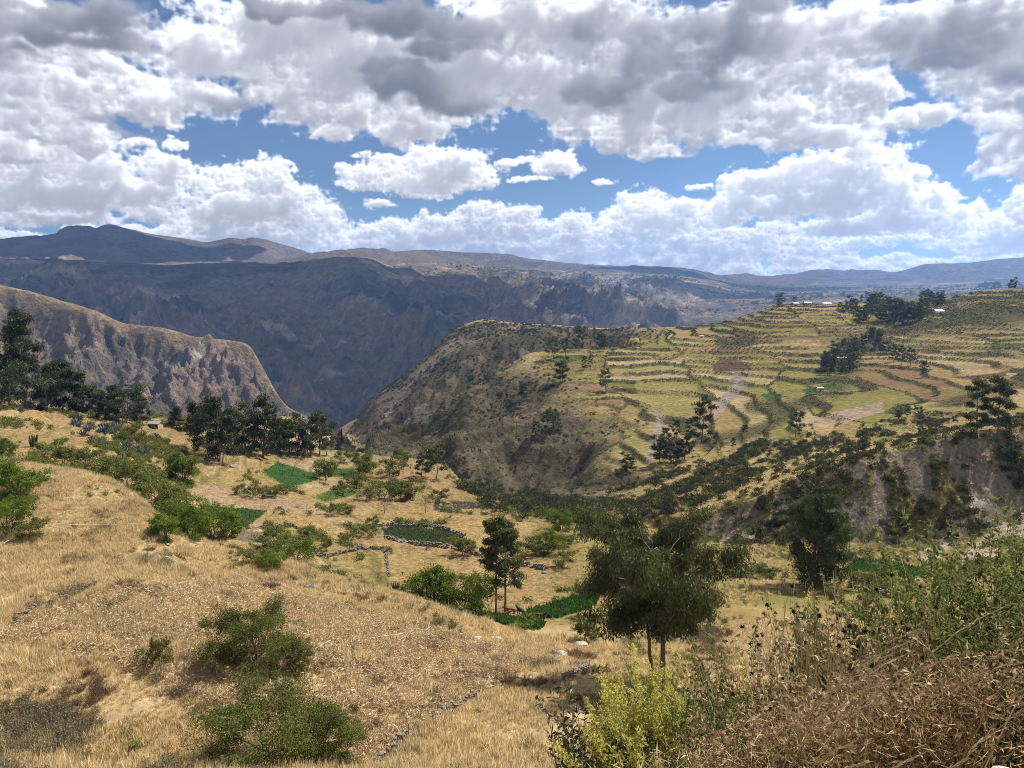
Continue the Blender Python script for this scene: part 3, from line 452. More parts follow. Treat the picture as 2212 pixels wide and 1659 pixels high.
GUL=np.clip(scr_band([(1800,830),(1830,780),(1850,745),(1890,725),(1960,705),(2060,690),(2212,668)],14,44)+scr_band([(1560,735),(1620,735)],8,26)+scr_band([(1990,905),(2080,870),(2212,830)],10,26)+scr_band([(1700,895),(1640,930),(1520,960)],6,22)+scr_band([(1150,830),(1180,880),(1260,960),(1180,1000)],30,90)+scr_band([(1620,880),(1700,880),(1770,870)],6,20)+scr_band([(1990,755),(2212,770)],5,14),0,1)
GUL*=sstep(-.35,.15,fbm(Xg/30,Yg/30,146,4)+.1)
lay(mix(SCRUBC,OLIVE,.15),hl*GUL*.9)
GULLY=np.clip(line_mask([(1415,884),(1427,899),(1421,931),(1409,963),(1404,990)],6,11,'G','K')+line_mask([(1591,815),(1603,827),(1567,863),(1547,887)],8,14,'G','K')+line_mask([(992,1027),(1035,1058),(1074,1086)],7,13,'F','H'),0,1)
lay(mix(GREY,ROCK,.5)*1.05,GULLY*sstep(-.6,.1,n3+.3))
lay(col(.42,.30,.17),line_mask([(262,950),(256,969),(247,995)],3,6,'C','G'))
FIELDS=[ # name, polygon, soil colour, plant kind
 ('a',[(566,1021),(600,997),(692,1027),(682,1039),(624,1054)],GREEN,1),('b',[(700,1010),(764,1012),(782,1037),(692,1026)],GREEN,1),
 ('c',[(676,1073),(736,1051),(790,1065),(700,1084)],mix(GREEN,OLIVE,.3),1),('d',[(802,1040),(874,1045),(871,1055),(804,1050)],GREEN,1),
 ('e',[(424,1090),(580,1103),(536,1136),(508,1140)],GREEN*.8,1),('f',[(824,1144),(862,1134),(968,1150),(1005,1167),(1000,1178),(904,1174),(830,1157)],col(.085,.105,.05),2),
 ('g',[(1136,1323),(1224,1297),(1292,1288),(1282,1312),(1196,1338),(1144,1336)],GREEN,1),('h',[(1032,1327),(1116,1343),(1174,1351),(1162,1362),(1106,1358)],mix(GREEN,BROWN,.3),1),
 ('i',[(1839,1207),(1919,1213),(2007,1235),(2045,1252),(1927,1248),(1827,1231)],GREEN,1),('j',[(1835,1239),(1983,1263),(1951,1284),(1835,1256)],mix(GREEN,GREY,.45),2)]
HFIELDS=[([(1643,850),(1687,850),(1690,864),(1659,868)],GREEN*1.1),([(1731,843),(1803,826),(1806,839),(1743,850)],GREEN*1.1),([(2131,742),(2260,740),(2260,753),(2143,752)],mix(GREEN,OLIVE,.4)),
 ([(1536,792),(1555,776),(1600,778),(1629,800),(1543,804)],BROWN*.85),([(1738,917),(1799,890),(1905,868),(1909,888),(1827,913)],col(.31,.225,.165)),([(1895,916),(1983,918),(1979,932),(1903,928)],mix(GREEN,OLIVE,.5)),
 ([(2000,852),(2099,838),(2095,853)],mix(GREEN,YG,.6)),([(2051,815),(2171,804),(2176,813),(2087,820)],BROWN*.9),([(1368,823),(1507,823),(1500,896),(1435,897),(1385,883)],mix(YG,OLIVE,.35)),([(1480,700),(1560,697),(1565,706),(1480,709)],mix(GREEN,OLIVE,.4)),
 ([(1195,768),(1260,766),(1265,778),(1200,780)],mix(GREEN,OLIVE,.3)),([(398,1062),(440,1046),(520,1058),(640,1078),(684,1090),(600,1102),(440,1090)],col(.34,.235,.15)),([(940,1079),(1060,1086),(1066,1097),(934,1104)],col(.045,.042,.04)),
 ([(476,1018),(540,1014),(590,1040),(520,1050),(478,1038)],mix(GOLD,OLIVE,.35)),([(500,1145),(590,1150),(584,1176),(520,1170)],col(.17,.14,.10))]
for _,pg,c,_k in FIELDS: lay(c,poly(pg)*1.0)
for pg,c in HFIELDS: lay(c,poly(pg)*.95)
FURROW=poly(HFIELDS[4][0]); lay(col(.44,.35,.26),FURROW*(np.sin((Yg*.8+.35*Xg+3*fbm(Xg/20,Yg/20,149,2))*1.15)>.45)*.6)
RAV=np.clip(line_mask([(1010,1050),(1060,1075),(1120,1086),(1250,1110),(1330,1128)],12,38,'F','J')+line_mask([(1300,1138),(1400,1088),(1480,1050),(1560,1008),(1650,962)],7,18,'F','J')+line_mask([(1380,1120),(1500,1085),(1600,1040)],5,14,'F','J'),0,1)*sstep(-.5,.1,fbm(Xg/16,Yg/16,181,4)+.2); lay(SCRUBC*.9,RAV*.9)
A3=A3*(1-.14*vf[...,None])
STREAK=np.clip(line_mask([(1636,1164),(1690,1110),(1745,1050)],10,26,'E','H')+line_mask([(2010,1195),(2060,1140),(2130,1070)],14,34,'E','H')+line_mask([(2100,1215),(2212,1120)],20,34,'E','H'),0,1)*sstep(-.4,.2,n3+.5*n1+.2); lay(mix(GREY,ROCK,.5)*1.45,STREAK*.9)
# left canyon ridge, far walls, peaks
lay(col(.165,.13,.09),lr*.97); lay(col(.23,.17,.12),lr*sstep(0,.5,fbm(Xg/160,Yg/160,151,5))*.7); lay(col(.085,.08,.06),lr*sstep(.0,.35,fbm(Xg/60,Yg/60,152,5)-.5*(rr2-.35))*.75)
lay(mix(PINK,ROCK,.6)*.8,lr*fall*sstep(.2,.45,fbm(Xg/120,Yg/120,153,5)+.5*(rr-.35))*.7); lay(col(.42,.37,.28),lr*fall*sstep(.42,.6,fbm(Xg/90,Yg/260,154,5)+.2*(rr-.4))*.6)
lay(mix(STRAW,TAN,.6)*.8,lr*(1-fall)*.7)
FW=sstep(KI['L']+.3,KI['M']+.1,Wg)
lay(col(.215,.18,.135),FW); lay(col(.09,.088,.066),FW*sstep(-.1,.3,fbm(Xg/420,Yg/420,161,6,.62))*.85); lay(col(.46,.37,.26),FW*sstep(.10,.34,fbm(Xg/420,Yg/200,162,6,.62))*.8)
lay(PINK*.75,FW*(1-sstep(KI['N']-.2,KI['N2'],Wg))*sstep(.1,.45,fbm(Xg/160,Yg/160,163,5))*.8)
pat=_hash(np.floor((Xg+60*fbm(Xg/200,Yg/200,164,3))/110).astype(np.int64),np.floor((Yg+90*fbm(Xg/200,Yg/200,165,3))/190).astype(np.int64),4)
lay(mix(STRAW,TAN,.6)*.75,FW*(1-sstep(KI['P']-.1,KI['P'],Wg))*sstep(KI['N']+.2,KI['N2'],Wg)*sstep(880,1060,PXg)*(pat>.55)*.65)
lay(mix(STRAW,TAN,.6)*.7,FW*sstep(KI['N2']-.4,KI['N2'],Wg)*(1-sstep(KI['O']-.3,KI['O'],Wg))*np.exp(-((PXg-470)/130)**2)*sstep(.0,.3,fbm(Xg/150,Yg/90,166,4))*.8)
FP=sstep(KI['P']+.1,KI['Q'],Wg); lay(col(.17,.125,.09),FP*.8); lay(col(.23,.15,.09),FP*sstep(.1,.5,fbm(Xg/900,Yg/900,167,5))*.7); lay(col(.09,.085,.06),FP*sstep(.15,.5,fbm(Xg/600,Yg/300,168,5))*.6)
A3*= (1+0.16*fbm(Xg/Yg*420,np.log(Yg)*210,171,3))[...,None]      # small uneven soil tone at every distance
A3=np.clip(A3*.80,.012,.7)
# ------------------------------------------------------------------ materials
MATS={}
def new_mat(name):
    m=bpy.data.materials.new(name); m.use_nodes=True; nt=m.node_tree; nt.nodes.clear(); MATS[name]=m
    return m,nt.nodes,nt.links
def ground_mat(name,scales,bump,dist):
    m,N,L=new_mat(name)
    out=N.new('ShaderNodeOutputMaterial'); bs=N.new('ShaderNodeBsdfDiffuse'); bs.inputs['Roughness'].default_value=0.6; L.new(bs.outputs[0],out.inputs[0])
    at=N.new('ShaderNodeAttribute'); at.attribute_name='surface'
    tc=N.new('ShaderNodeTexCoord'); cur=at.outputs['Color']; last=None
    for i,(s,amt) in enumerate(scales):
        nz=N.new('ShaderNodeTexNoise'); nz.inputs['Scale'].default_value=s; nz.inputs['Detail'].default_value=5; nz.inputs['Roughness'].default_value=.65
        L.new(tc.outputs['Object'],nz.inputs['Vector'])
        mr=N.new('ShaderNodeMapRange'); mr.inputs[1].default_value=.25; mr.inputs[2].default_value=.75; mr.inputs[3].default_value=1-amt; mr.inputs[4].default_value=1+amt
        L.new(nz.outputs[0],mr.inputs[0])
        mx=N.new('ShaderNodeMix'); mx.data_type='RGBA'; mx.blend_type='MULTIPLY'; mx.inputs[0].default_value=1.0
        L.new(cur,mx.inputs[6]); L.new(mr.outputs[0],mx.inputs[7]); cur=mx.outputs[2]; last=nz
    L.new(cur,bs.inputs[0])
    bp=N.new('ShaderNodeBump'); bp.inputs['Strength'].default_value=bump; bp.inputs['Distance'].default_value=dist
    L.new(last.outputs[0],bp.inputs['Height']); L.new(bp.outputs[0],bs.inputs['Normal'])
    return m
ground_mat('dry_soil',[(0.25,.18),(2.2,.35)],.6,.25); ground_mat('field_soil',[(0.08,.2),(.8,.55)],.9,.6)
ground_mat('hill_soil',[(0.03,.2),(.3,.55)],1.0,1.8); ground_mat('canyon_rock',[(0.012,.25),(.07,.5)],1.0,14.0); ground_mat('mountain_rock',[(0.004,.25),(.022,.5)],1.0,45.0)
def ground_piece(name,w0,w1,mat):
    r=np.nonzero((WG>=w0-1e-9)&(WG<=w1+1e-9))[0]; r0,r1=r[0],r[-1]; nr=r1-r0+1
    v=np.stack([Xg[r0:r1+1],Yg[r0:r1+1],Z[r0:r1+1]],-1).reshape(-1,3)
    i=np.arange(nr-1)[:,None]*NT+np.arange(NT-1)[None,:]
    f=np.stack([i,i+1,i+NT+1,i+NT],-1).reshape(-1,4)
    me=mesh_np(name,v,f,True); c=np.ones((len(v),4),np.float32); c[:,:3]=A3[r0:r1+1].reshape(-1,3)
    a=me.color_attributes.new('surface','FLOAT_COLOR','POINT'); a.data.foreach_set('color',c.ravel())
    me.materials.append(MATS[mat]); o=bpy.data.objects.new(name,me); COL.objects.link(o); o['kind']='structure'; return o
def mesh_np(name,v,f,smooth=False):
    v=np.asarray(v,np.float32); f=np.asarray(f,np.int32); me=bpy.data.meshes.new(name); n=f.shape[1]
    me.vertices.add(len(v)); me.vertices.foreach_set('co',v.ravel())
    me.loops.add(f.size); me.loops.foreach_set('vertex_index',f.ravel())
    me.polygons.add(len(f)); me.polygons.foreach_set('loop_start',np.arange(0,f.size,n,dtype=np.int32))
    me.polygons.foreach_set('use_smooth',np.full(len(f),smooth)); me.update(calc_edges=True); return me
ground_piece('grassy_slope',0,KI['D'],'dry_soil'); ground_piece('valley_floor',KI['D'],KI['G'],'field_soil'); ground_piece('terraced_hillside',KI['G'],KI['K'],'hill_soil')
ground_piece('canyon_ridge',KI['K'],KI['M'],'canyon_rock'); ground_piece('mountains',KI['M'],K-1,'mountain_rock')
# the roadside the photographer stands on
_me=mesh_np('roadside',[(-60,-40,-1.6),(60,-40,-1.6),(60,.5,-1.66),(-60,.5,-1.66)],[(0,1,2,3)]); _c=_me.color_attributes.new('surface','FLOAT_COLOR','POINT'); _c.data.foreach_set('color',np.tile([.3,.23,.15,1],4).astype(np.float32))
_me.materials.append(MATS['dry_soil']); _o=bpy.data.objects.new('roadside',_me); COL.objects.link(_o); _o['kind']='structure'
# ------------------------------------------------------------------ unseen clouds added above the frame to cast shade on the canyon walls
def shade_cloud_obj(name,blobs,seed,label):
    rng=np.random.default_rng(seed); vs=[];fs=[];off=0
    nu,nv=40,20
    for (cx,cy_,cz,rx,ry,rz) in blobs:
        th=np.linspace(0,2*np.pi,nu,endpoint=False); ph=np.linspace(.02,np.pi-.02,nv)
        P,T=np.meshgrid(ph,th,indexing='ij'); d=np.stack([np.sin(P)*np.cos(T),np.sin(P)*np.sin(T),np.cos(P)],-1)
        r=1+.22*fbm(d[...,0]*2.2+cx*.01+40,d[...,1]*2.2+d[...,2]*1.7+40,seed,4)
        d=d*r[...,None]; d[...,2]=np.where(d[...,2]<0,d[...,2]*.35,d[...,2])
        vs.append((d*[rx,ry,rz]+[cx,cy_,cz]).reshape(-1,3))
        i=np.arange(nv-1)[:,None]*nu+np.arange(nu)[None,:]; j=np.arange(nv-1)[:,None]*nu+(np.arange(nu)[None,:]+1)%nu
        fs.append(np.stack([i,i+nu,j+nu,j],-1).reshape(-1,4)+off); off+=nu*nv
    me=mesh_np(name,np.concatenate(vs),np.concatenate(fs),True); me.materials.append(MATS['shade_cloud'])
    o=bpy.data.objects.new(name,me); COL.objects.link(o); o['label']=label; o['category']='shade_cloud'; o['group']='added shade clouds'; return o
m,N,L=new_mat('shade_cloud'); out=N.new('ShaderNodeOutputMaterial'); bs=N.new('ShaderNodeBsdfDiffuse'); bs.inputs[0].default_value=(.9,.9,.9,1); L.new(bs.outputs[0],out.inputs[0])
HC=5600.0
def over_ground(x,y,z,rx,ry):
    k=(HC-z)/SUN_DIR[2]; return (x+SUN_DIR[0]*k,y+SUN_DIR[1]*k,HC,rx,ry,500)
shade_cloud_obj('shade_cloud',[over_ground(x,y,z,rx,ry) for x,y,z,rx,ry in ((-3600,4600,50,1800,1100),(-1900,3900,-50,1400,1050),(-600,3600,-100,1000,850),(-2600,5500,200,1700,700),(-700,5000,100,900,450))],5,'long unseen cumulus added to shade the canyon wall')
shade_cloud_obj('shade_cloud',[over_ground(x,y,z,rx,ry) for x,y,z,rx,ry in ((-5400,7700,400,2300,1300),(-3700,8000,600,1300,1100),(-6500,8900,600,1600,1000))],6,'unseen cumulus added to shade the far peaks')
for _k,(x,y,z,rx,ry,lab) in enumerate(((1700,6200,100,800,500,'small unseen cumulus added to shade the far slopes, left one'),(2300,8200,150,1500,500,'long thin unseen cumulus added to shade the far slopes'))): shade_cloud_obj('shade_cloud',[over_ground(x,y,z,rx,ry)],7+_k,lab)
# ------------------------------------------------------------------ air
def box_obj(name,lo,hi):
    x0,y0,z0=lo; x1,y1,z1=hi
    v=[(x0,y0,z0),(x1,y0,z0),(x1,y1,z0),(x0,y1,z0),(x0,y0,z1),(x1,y0,z1),(x1,y1,z1),(x0,y1,z1)]
    f=[(0,3,2,1),(4,5,6,7),(0,1,5,4),(1,2,6,5),(2,3,7,6),(3,0,4,7)]
    me=mesh_np(name,v,f); o=bpy.data.objects.new(name,me); COL.objects.link(o); return o
zmin=float(Z.min()); zmax=float(Z.max())
hz=box_obj('haze',(-18000,-120,zmin-2),(18000,13900,zmax+30)); hz['kind']='stuff'; hz['label']='thin pale blue haze over the valley and the mountains'
m,N,L=new_mat('haze_air'); out=N.new('ShaderNodeOutputMaterial'); pv=N.new('ShaderNodeVolumePrincipled')
pv.inputs['Color'].default_value=(.24,.48,1.0,1); pv.inputs['Density'].default_value=HAZE; pv.inputs['Anisotropy'].default_value=.25
L.new(pv.outputs[0],out.inputs['Volume']); hz.data.materials.append(m)
# ------------------------------------------------------------------ building tools
class MB:
    def __init__(s): s.v=[];s.f=[];s.sh=[];s.n=0
    def add(s,v,f,shade=0.5):
        v=np.asarray(v,float); f=np.asarray(f,int)
        if f.shape[1]==3: f=np.concatenate([f,f[:,2:3]],1)      # padded, split off again in build
        s.v.append(v); s.f.append(f+s.n); s.sh.append(np.broadcast_to(np.asarray(shade,float),(len(v),)).copy()); s.n+=len(v)
    def tube(s,path,radii,sides=6,shade=.5,cap=True):
        p=np.asarray(path,float); r=np.broadcast_to(np.asarray(radii,float),(len(p),))
        d=np.gradient(p,axis=0); d/=np.linalg.norm(d,axis=1,keepdims=True)+1e-9
        ref=np.where(np.abs(d[:,2:3])>.9,np.array([[1.,0,0]]),np.array([[0,0,1.]]))
        if np.mean(np.abs(d[:,2]))>.6: ref=np.repeat(np.array([[1.,.2,0]]),len(p),0)
        a=np.cross(d,ref); a/=np.linalg.norm(a,axis=1,keepdims=True)+1e-9; b=np.cross(d,a)
        th=np.arange(sides)*2*np.pi/sides
        ring=p[:,None,:]+r[:,None,None]*(a[:,None,:]*np.cos(th)[None,:,None]+b[:,None,:]*np.sin(th)[None,:,None])
        n=len(p); i=np.arange(n-1)[:,None]*sides+np.arange(sides)[None,:]; j=np.arange(n-1)[:,None]*sides+(np.arange(sides)[None,:]+1)%sides
        f=np.stack([i,j,j+sides,i+sides],-1).reshape(-1,4)
        if cap and sides==4: f=np.concatenate([f,[[0,3,2,1]],[[(n-1)*4,(n-1)*4+1,(n-1)*4+2,(n-1)*4+3]]])
        s.add(ring.reshape(-1,3),f,shade)
    def tubes(s,P,R,sides=4,shade=.5):
        """many tubes at once: P (m,n,3), R (m,n)"""
        P=np.asarray(P,float); m,n,_=P.shape; d=np.gradient(P,axis=1); d/=np.linalg.norm(d,axis=2,keepdims=True)+1e-9
        ref=np.array([.31,.77,.12]); a=np.cross(d,ref); a/=np.linalg.norm(a,axis=2,keepdims=True)+1e-9; b=np.cross(d,a)
        th=np.arange(sides)*2*np.pi/sides; R=np.broadcast_to(R,(m,n))
        ring=P[:,:,None,:]+R[:,:,None,None]*(a[:,:,None,:]*np.cos(th)[:,None]+b[:,:,None,:]*np.sin(th)[:,None])
        base=(np.arange(m)*n*sides)[:,None,None]
        i=base+np.arange(n-1)[None,:,None]*sides+np.arange(sides); j=base+np.arange(n-1)[None,:,None]*sides+(np.arange(sides)+1)%sides
        sh=np.broadcast_to(np.asarray(shade,float),(m,)); s.add(ring.reshape(-1,3),np.stack([i,j,j+sides,i+sides],-1).reshape(-1,4),np.repeat(sh,n*sides))
    def leaves(s,c,axis,length,width,rng,shade=.5,bend=0.0):
        """diamond leaves: c base points, axis unit directions"""
        c=np.asarray(c,float); n=len(c); axis=axis/(np.linalg.norm(axis,axis=1,keepdims=True)+1e-9)
        q=rng.normal(size=(n,3)); side=np.cross(axis,q); side/=np.linalg.norm(side,axis=1,keepdims=True)+1e-9
        nor=np.cross(side,axis)
        L=np.broadcast_to(length,(n,))[:,None]; W=np.broadcast_to(width,(n,))[:,None]
        m=c+axis*L*.45+nor*L*bend
        v=np.stack([c,m-side*W*.5,c+axis*L,m+side*W*.5],1).reshape(-1,3)
        i=np.arange(n)*4; s.add(v,np.stack([i,i+1,i+2,i+3],1),np.repeat(np.broadcast_to(shade,(n,)),4))
    def mesh(s,name,mat,smooth=False):
        if not s.v: return None
        v=np.concatenate(s.v); f=np.concatenate(s.f); me=mesh_np(name,v,f,smooth)
        if (f[:,2]==f[:,3]).any(): me.validate()
        a=me.attributes.new('shade','FLOAT','POINT'); a.data.foreach_set('value',np.concatenate(s.sh).astype(np.float32)); me.materials.append(MATS[mat]); return me
def put(name,me,parent=None,loc=None):
    o=bpy.data.objects.new(name,me); COL.objects.link(o)
    if parent is not None: o.parent=parent
    if loc is not None: o.location=loc
    return o
def thing(name,label,cat,loc=(0,0,0),rz=0.0,sc=1.0,group=None):
    o=bpy.data.objects.new(name,None); COL.objects.link(o); o.location=loc; o.rotation_euler=(0,0,rz); o.scale=(sc,sc,sc) if np.isscalar(sc) else sc
    o['label']=label; o['category']=cat; o.empty_display_size=.2
    if group: o['group']=group
    return o
def tag(o,label,cat,group=None,kind=None):
    o['label']=label
    if cat: o['category']=cat
    if group: o['group']=group
    if kind: o['kind']=kind
    return o
def leaf_mat(name,c0,c1,trans=.35,rough=.6,gloss=.0,var=.12):
    m,N,L=new_mat(name); out=N.new('ShaderNodeOutputMaterial')
    at=N.new('ShaderNodeAttribute'); at.attribute_name='shade'
    mx=N.new('ShaderNodeMix'); mx.data_type='RGBA'; L.new(at.outputs['Fac'],mx.inputs[0]); mx.inputs[6].default_value=(*c0,1); mx.inputs[7].default_value=(*c1,1)
    oi=N.new('ShaderNodeObjectInfo'); hs=N.new('ShaderNodeHueSaturation')
    mr=N.new('ShaderNodeMapRange'); mr.inputs[3].default_value=1-var*1.6; mr.inputs[4].default_value=1+var*1.6; L.new(oi.outputs['Random'],mr.inputs[0]); L.new(mr.outputs[0],hs.inputs['Value']); L.new(mx.outputs[2],hs.inputs['Color'])
    df=N.new('ShaderNodeBsdfDiffuse'); L.new(hs.outputs[0],df.inputs[0])
    tr=N.new('ShaderNodeBsdfTranslucent'); L.new(hs.outputs[0],tr.inputs[0])
    ms=N.new('ShaderNodeMixShader'); ms.inputs[0].default_value=trans; L.new(df.outputs[0],ms.inputs[1]); L.new(tr.outputs[0],ms.inputs[2]); cur=ms.outputs[0]
    if gloss>0:
        gl=N.new('ShaderNodeBsdfGlossy'); gl.inputs['Roughness'].default_value=.42; gl.inputs[0].default_value=(.8,.85,.9,1)
        m2=N.new('ShaderNodeMixShader'); m2.inputs[0].default_value=gloss; L.new(cur,m2.inputs[1]); L.new(gl.outputs[0],m2.inputs[2]); cur=m2.outputs[0]
    L.new(cur,out.inputs[0]); return m
def solid_mat(name,c0,c1,scale=6.0,rough=.8,metal=0.0,bump=.3):
    m,N,L=new_mat(name); out=N.new('ShaderNodeOutputMaterial'); bs=N.new('ShaderNodeBsdfPrincipled'); bs.inputs['Roughness'].default_value=rough; bs.inputs['Metallic'].default_value=metal
    tc=N.new('ShaderNodeTexCoord'); nz=N.new('ShaderNodeTexNoise'); nz.inputs['Scale'].default_value=scale; nz.inputs['Detail'].default_value=6; L.new(tc.outputs['Object'],nz.inputs[0])
    cr=N.new('ShaderNodeValToRGB'); cr.color_ramp.elements[0].position=.3; cr.color_ramp.elements[1].position=.7; cr.color_ramp.elements[0].color=(*c0,1); cr.color_ramp.elements[1].color=(*c1,1)
    L.new(nz.outputs[0],cr.inputs[0]); L.new(cr.outputs[0],bs.inputs['Base Color']); bp=N.new('ShaderNodeBump'); bp.inputs['Strength'].default_value=bump; bp.inputs['Distance'].default_value=.05; L.new(nz.outputs[0],bp.inputs['Height']); L.new(bp.outputs[0],bs.inputs['Normal'])
    L.new(bs.outputs[0],out.inputs[0]); return m
leaf_mat('eucalyptus_leaf',(.026,.036,.013),(.118,.138,.048),.30,gloss=.012)
leaf_mat('dark_leaf',(.018,.027,.012),(.090,.100,.040),.25,gloss=.008)
leaf_mat('pepper_leaf',(0.049,0.086,0.011),(0.164,0.221,0.029),.45)
leaf_mat('olive_leaf',(.055,.072,.015),(.185,.195,.055),.35)
leaf_mat('scrub_leaf',(.026,.029,.014),(.080,.078,.036),.25)
leaf_mat('agave_leaf',(0.041,0.059,0.057),(0.094,0.119,0.107),.1,gloss=.06)
leaf_mat('cactus_skin',(0.037,0.057,0.033),(0.061,0.086,0.045),.05)
leaf_mat('straw',(.38,.28,.14),(.77,.62,.36),.5,var=.15)
leaf_mat('brown_weed',(0.111,0.070,0.041),(0.213,0.143,0.082),.3)
leaf_mat('grey_weed',(0.115,0.098,0.057),(0.230,0.193,0.119),.3)
leaf_mat('corn_leaf',(.31,.215,.115),(.68,.54,.34),.35,var=.14)
leaf_mat('crop_green',(.025,.062,.012),(.085,.165,.036),.35)
leaf_mat('crop_grey',(0.045,0.070,0.029),(0.107,0.135,0.061),.35)
solid_mat('bark',(.075,.055,.042),(.16,.125,.095),3.0); solid_mat('pale_bark',(.14,.11,.085),(.30,.26,.21),2.0)
solid_mat('stone',(.07,.06,.05),(.19,.165,.14),4.0); solid_mat('pale_rock',(.20,.175,.15),(.40,.36,.31),2.2); solid_mat('adobe',(.30,.20,.13),(.40,.28,.19),2.0)
solid_mat('tin_roof',(.20,.21,.22),(.34,.35,.36),1.2,.5,.2); solid_mat('wood',(.12,.085,.06),(.22,.16,.11),9.0); solid_mat('hose_plastic',(.5,.5,.48),(.62,.62,.6),3.0,.4)
solid_mat('brown_hide',(.16,.06,.025),(.24,.10,.045),1.5); solid_mat('black_hide',(.015,.013,.012),(.035,.03,.027),1.5); solid_mat('dark_opening',(.02,.018,.016),(.04,.035,.03),2.0); solid_mat('white_wall',(.62,.58,.52),(.74,.71,.66),1.5)
# ------------------------------------------------------------------ trees
def unit(v): return v/(np.linalg.norm(v,axis=-1,keepdims=True)+1e-9)
def grow(seed,h,crown_r,base=.25,prof='round',nb=16,sub=3,leaves=3000,ll=.3,lw=.09,droop=.6,clump=.16,rise=.6,trunk_r=None,stems=1,lean=.04,bare=0.0,top=1.0,spreadz=.6):
    """trunk+limbs mesh data and crown mesh data of one tree of height h"""
    rng=np.random.default_rng(seed); T=MB(); Cn=MB(); tips=[]
    trunk_r=trunk_r or h*.018
    per=max(1,nb//stems)
    for st in range(stems):
        hs=h*(1 if st==0 else rng.uniform(.72,.95)); a0=rng.uniform(0,6.28); off=np.array([math.cos(a0),math.sin(a0),0])*(0 if stems==1 else crown_r*rng.uniform(.05,.22))
        n=9; u=np.linspace(0,1,n); wob=np.cumsum(rng.normal(size=(n,2))*h*lean*.35,0); wob-=wob[0]
        P=np.stack([off[0]*(1+u*1.6)+wob[:,0],off[1]*(1+u*1.6)+wob[:,1],u*hs*.93*top-(u==0)*.3],1)
        R=trunk_r*(1-.85*u)*(1 if st==0 else .75)+.01; R[0]*=1.35; T.tube(P,R,7)
        for b in range(per):
            f=base+(0.97-base)*((b+rng.uniform(.1,.9))/per); az=b*2.39996+rng.uniform(-.5,.5)+st*1.3
            g=(f-base)/(1-base)
            pr={'round':math.sqrt(max(.05,1-(2*g-0.85)**2/1.4)),'column':.55+.45*math.sin(math.pi*min(1,g*.9+.15)),'cone':1.05-.85*g,'spread':.35+.75*math.sin(math.pi*min(1,g*.8+.1)),'tuft':.5+.6*g if g<.7 else .9-(g-.7)*1.4}[prof]
            Lb=crown_r*pr*rng.uniform(.65,1.1)
            i=f*(n-1); k=min(int(i),n-2); s0=P[k]*(1-(i-k))+P[k+1]*(i-k)
            d=np.array([math.cos(az),math.sin(az),0]); m=6; w=np.linspace(0,1,m)
            zb=rise*Lb*(w-.45*w*w)*rng.uniform(.6,1.3); bp=s0+d*(w*Lb)[:,None]+np.stack([0*w,0*w,zb],1)+np.cumsum(rng.normal(size=(m,3))*Lb*.035,0)*w[:,None]
            bp[:,2]=np.minimum(bp[:,2],h*1.02)
            T.tube(bp,trunk_r*.42*(1-g*.6)*(1-.8*w)+.006,5)
            tips.append((bp[-1],.9)); tips.append((bp[-2],.8))
            for q in range(sub):
                j=rng.integers(2,m); az2=az+rng.uniform(-1.3,1.3); l2=Lb*rng.uniform(.25,.5)
                e=bp[j]+np.array([math.cos(az2)*l2,math.sin(az2)*l2,l2*rng.uniform(-.15,spreadz)])
                T.tube(np.stack([bp[j],(bp[j]+e)/2+rng.normal(size=3)*l2*.06,e]),[trunk_r*.16+.004,trunk_r*.1+.004,.006],4); tips.append((e,1.0))
        tips.append((P[-1],.9)); tips.append((P[-2],.7))
    tips=[t for t in tips if rng.random()>=bare]
    nt=len(tips); per_t=max(3,int(leaves/max(nt,1)))
    for c,w in tips:
        r=clump*crown_r*rng.uniform(.6,1.35)*w; k=max(3,int(per_t*rng.uniform(.5,1.5)))
        nsub=3; cc=c+rng.normal(size=(nsub,3))*r*.55*np.array([1,1,.7])
        p=cc[rng.integers(0,nsub,k)]+unit(rng.normal(size=(k,3)))*(r*.98*rng.random((k,1))**.42)*np.array([1,1,.72]); p[:,2]-=droop*r*.35
        ax=rng.normal(size=(k,3)); ax=unit(ax); ax[:,2]-=droop*1.2; ax+=unit(p-c+1e-6)*.5
        shade=np.clip(rng.uniform(.15,.85)+rng.normal(size=k)*.18,0,1)
        Cn.leaves(p,ax,ll*rng.uniform(.6,1.35,k),lw*rng.uniform(.7,1.3,k),rng,shade,bend=rng.uniform(-.08,.08))
    return T,Cn
PROTO={}
def proto(key,leafmat,barkmat='bark',**kw):
    T,Cn=grow(**kw); PROTO[key]=(T.mesh(key+'_trunk',barkmat,True),Cn.mesh(key+'_crown',leafmat),kw['h'])
for i in range(5): proto(f'euc{i}','eucalyptus_leaf','bark',seed=20+i,h=20,crown_r=[3.6,4.4,3.2,5.0,4.0][i],base=[.18,.12,.30,.2,.1][i],prof='column',nb=13,sub=2,leaves=4800,ll=.8,lw=.27,droop=.9,clump=.25,rise=.9,trunk_r=.26,lean=.03)
for i in range(3): proto(f'clump{i}','dark_leaf','bark',seed=40+i,h=18,crown_r=[5.5,6.5,5][i],base=.12,prof='column',nb=18,sub=2,leaves=6000,ll=.85,lw=.29,droop=.8,clump=.21,rise=.8,trunk_r=.22,stems=3,lean=.03)
for i in range(2): proto(f'pine{i}','dark_leaf','bark',seed=50+i,h=16,crown_r=[4.2,3.6][i],base=.1,prof='cone',nb=30,sub=3,leaves=5200,ll=.75,lw=.28,droop=.2,clump=.2,rise=.35,trunk_r=.2)
for i in range(3): proto(f'pepper{i}','pepper_leaf','bark',seed=60+i,h=7,crown_r=[4,3.4,4.4][i],base=.05,prof='round',nb=18,sub=3,leaves=7500,ll=.42,lw=.16,droop=.6,clump=.22,rise=.9,trunk_r=.16,stems=3,lean=.05)
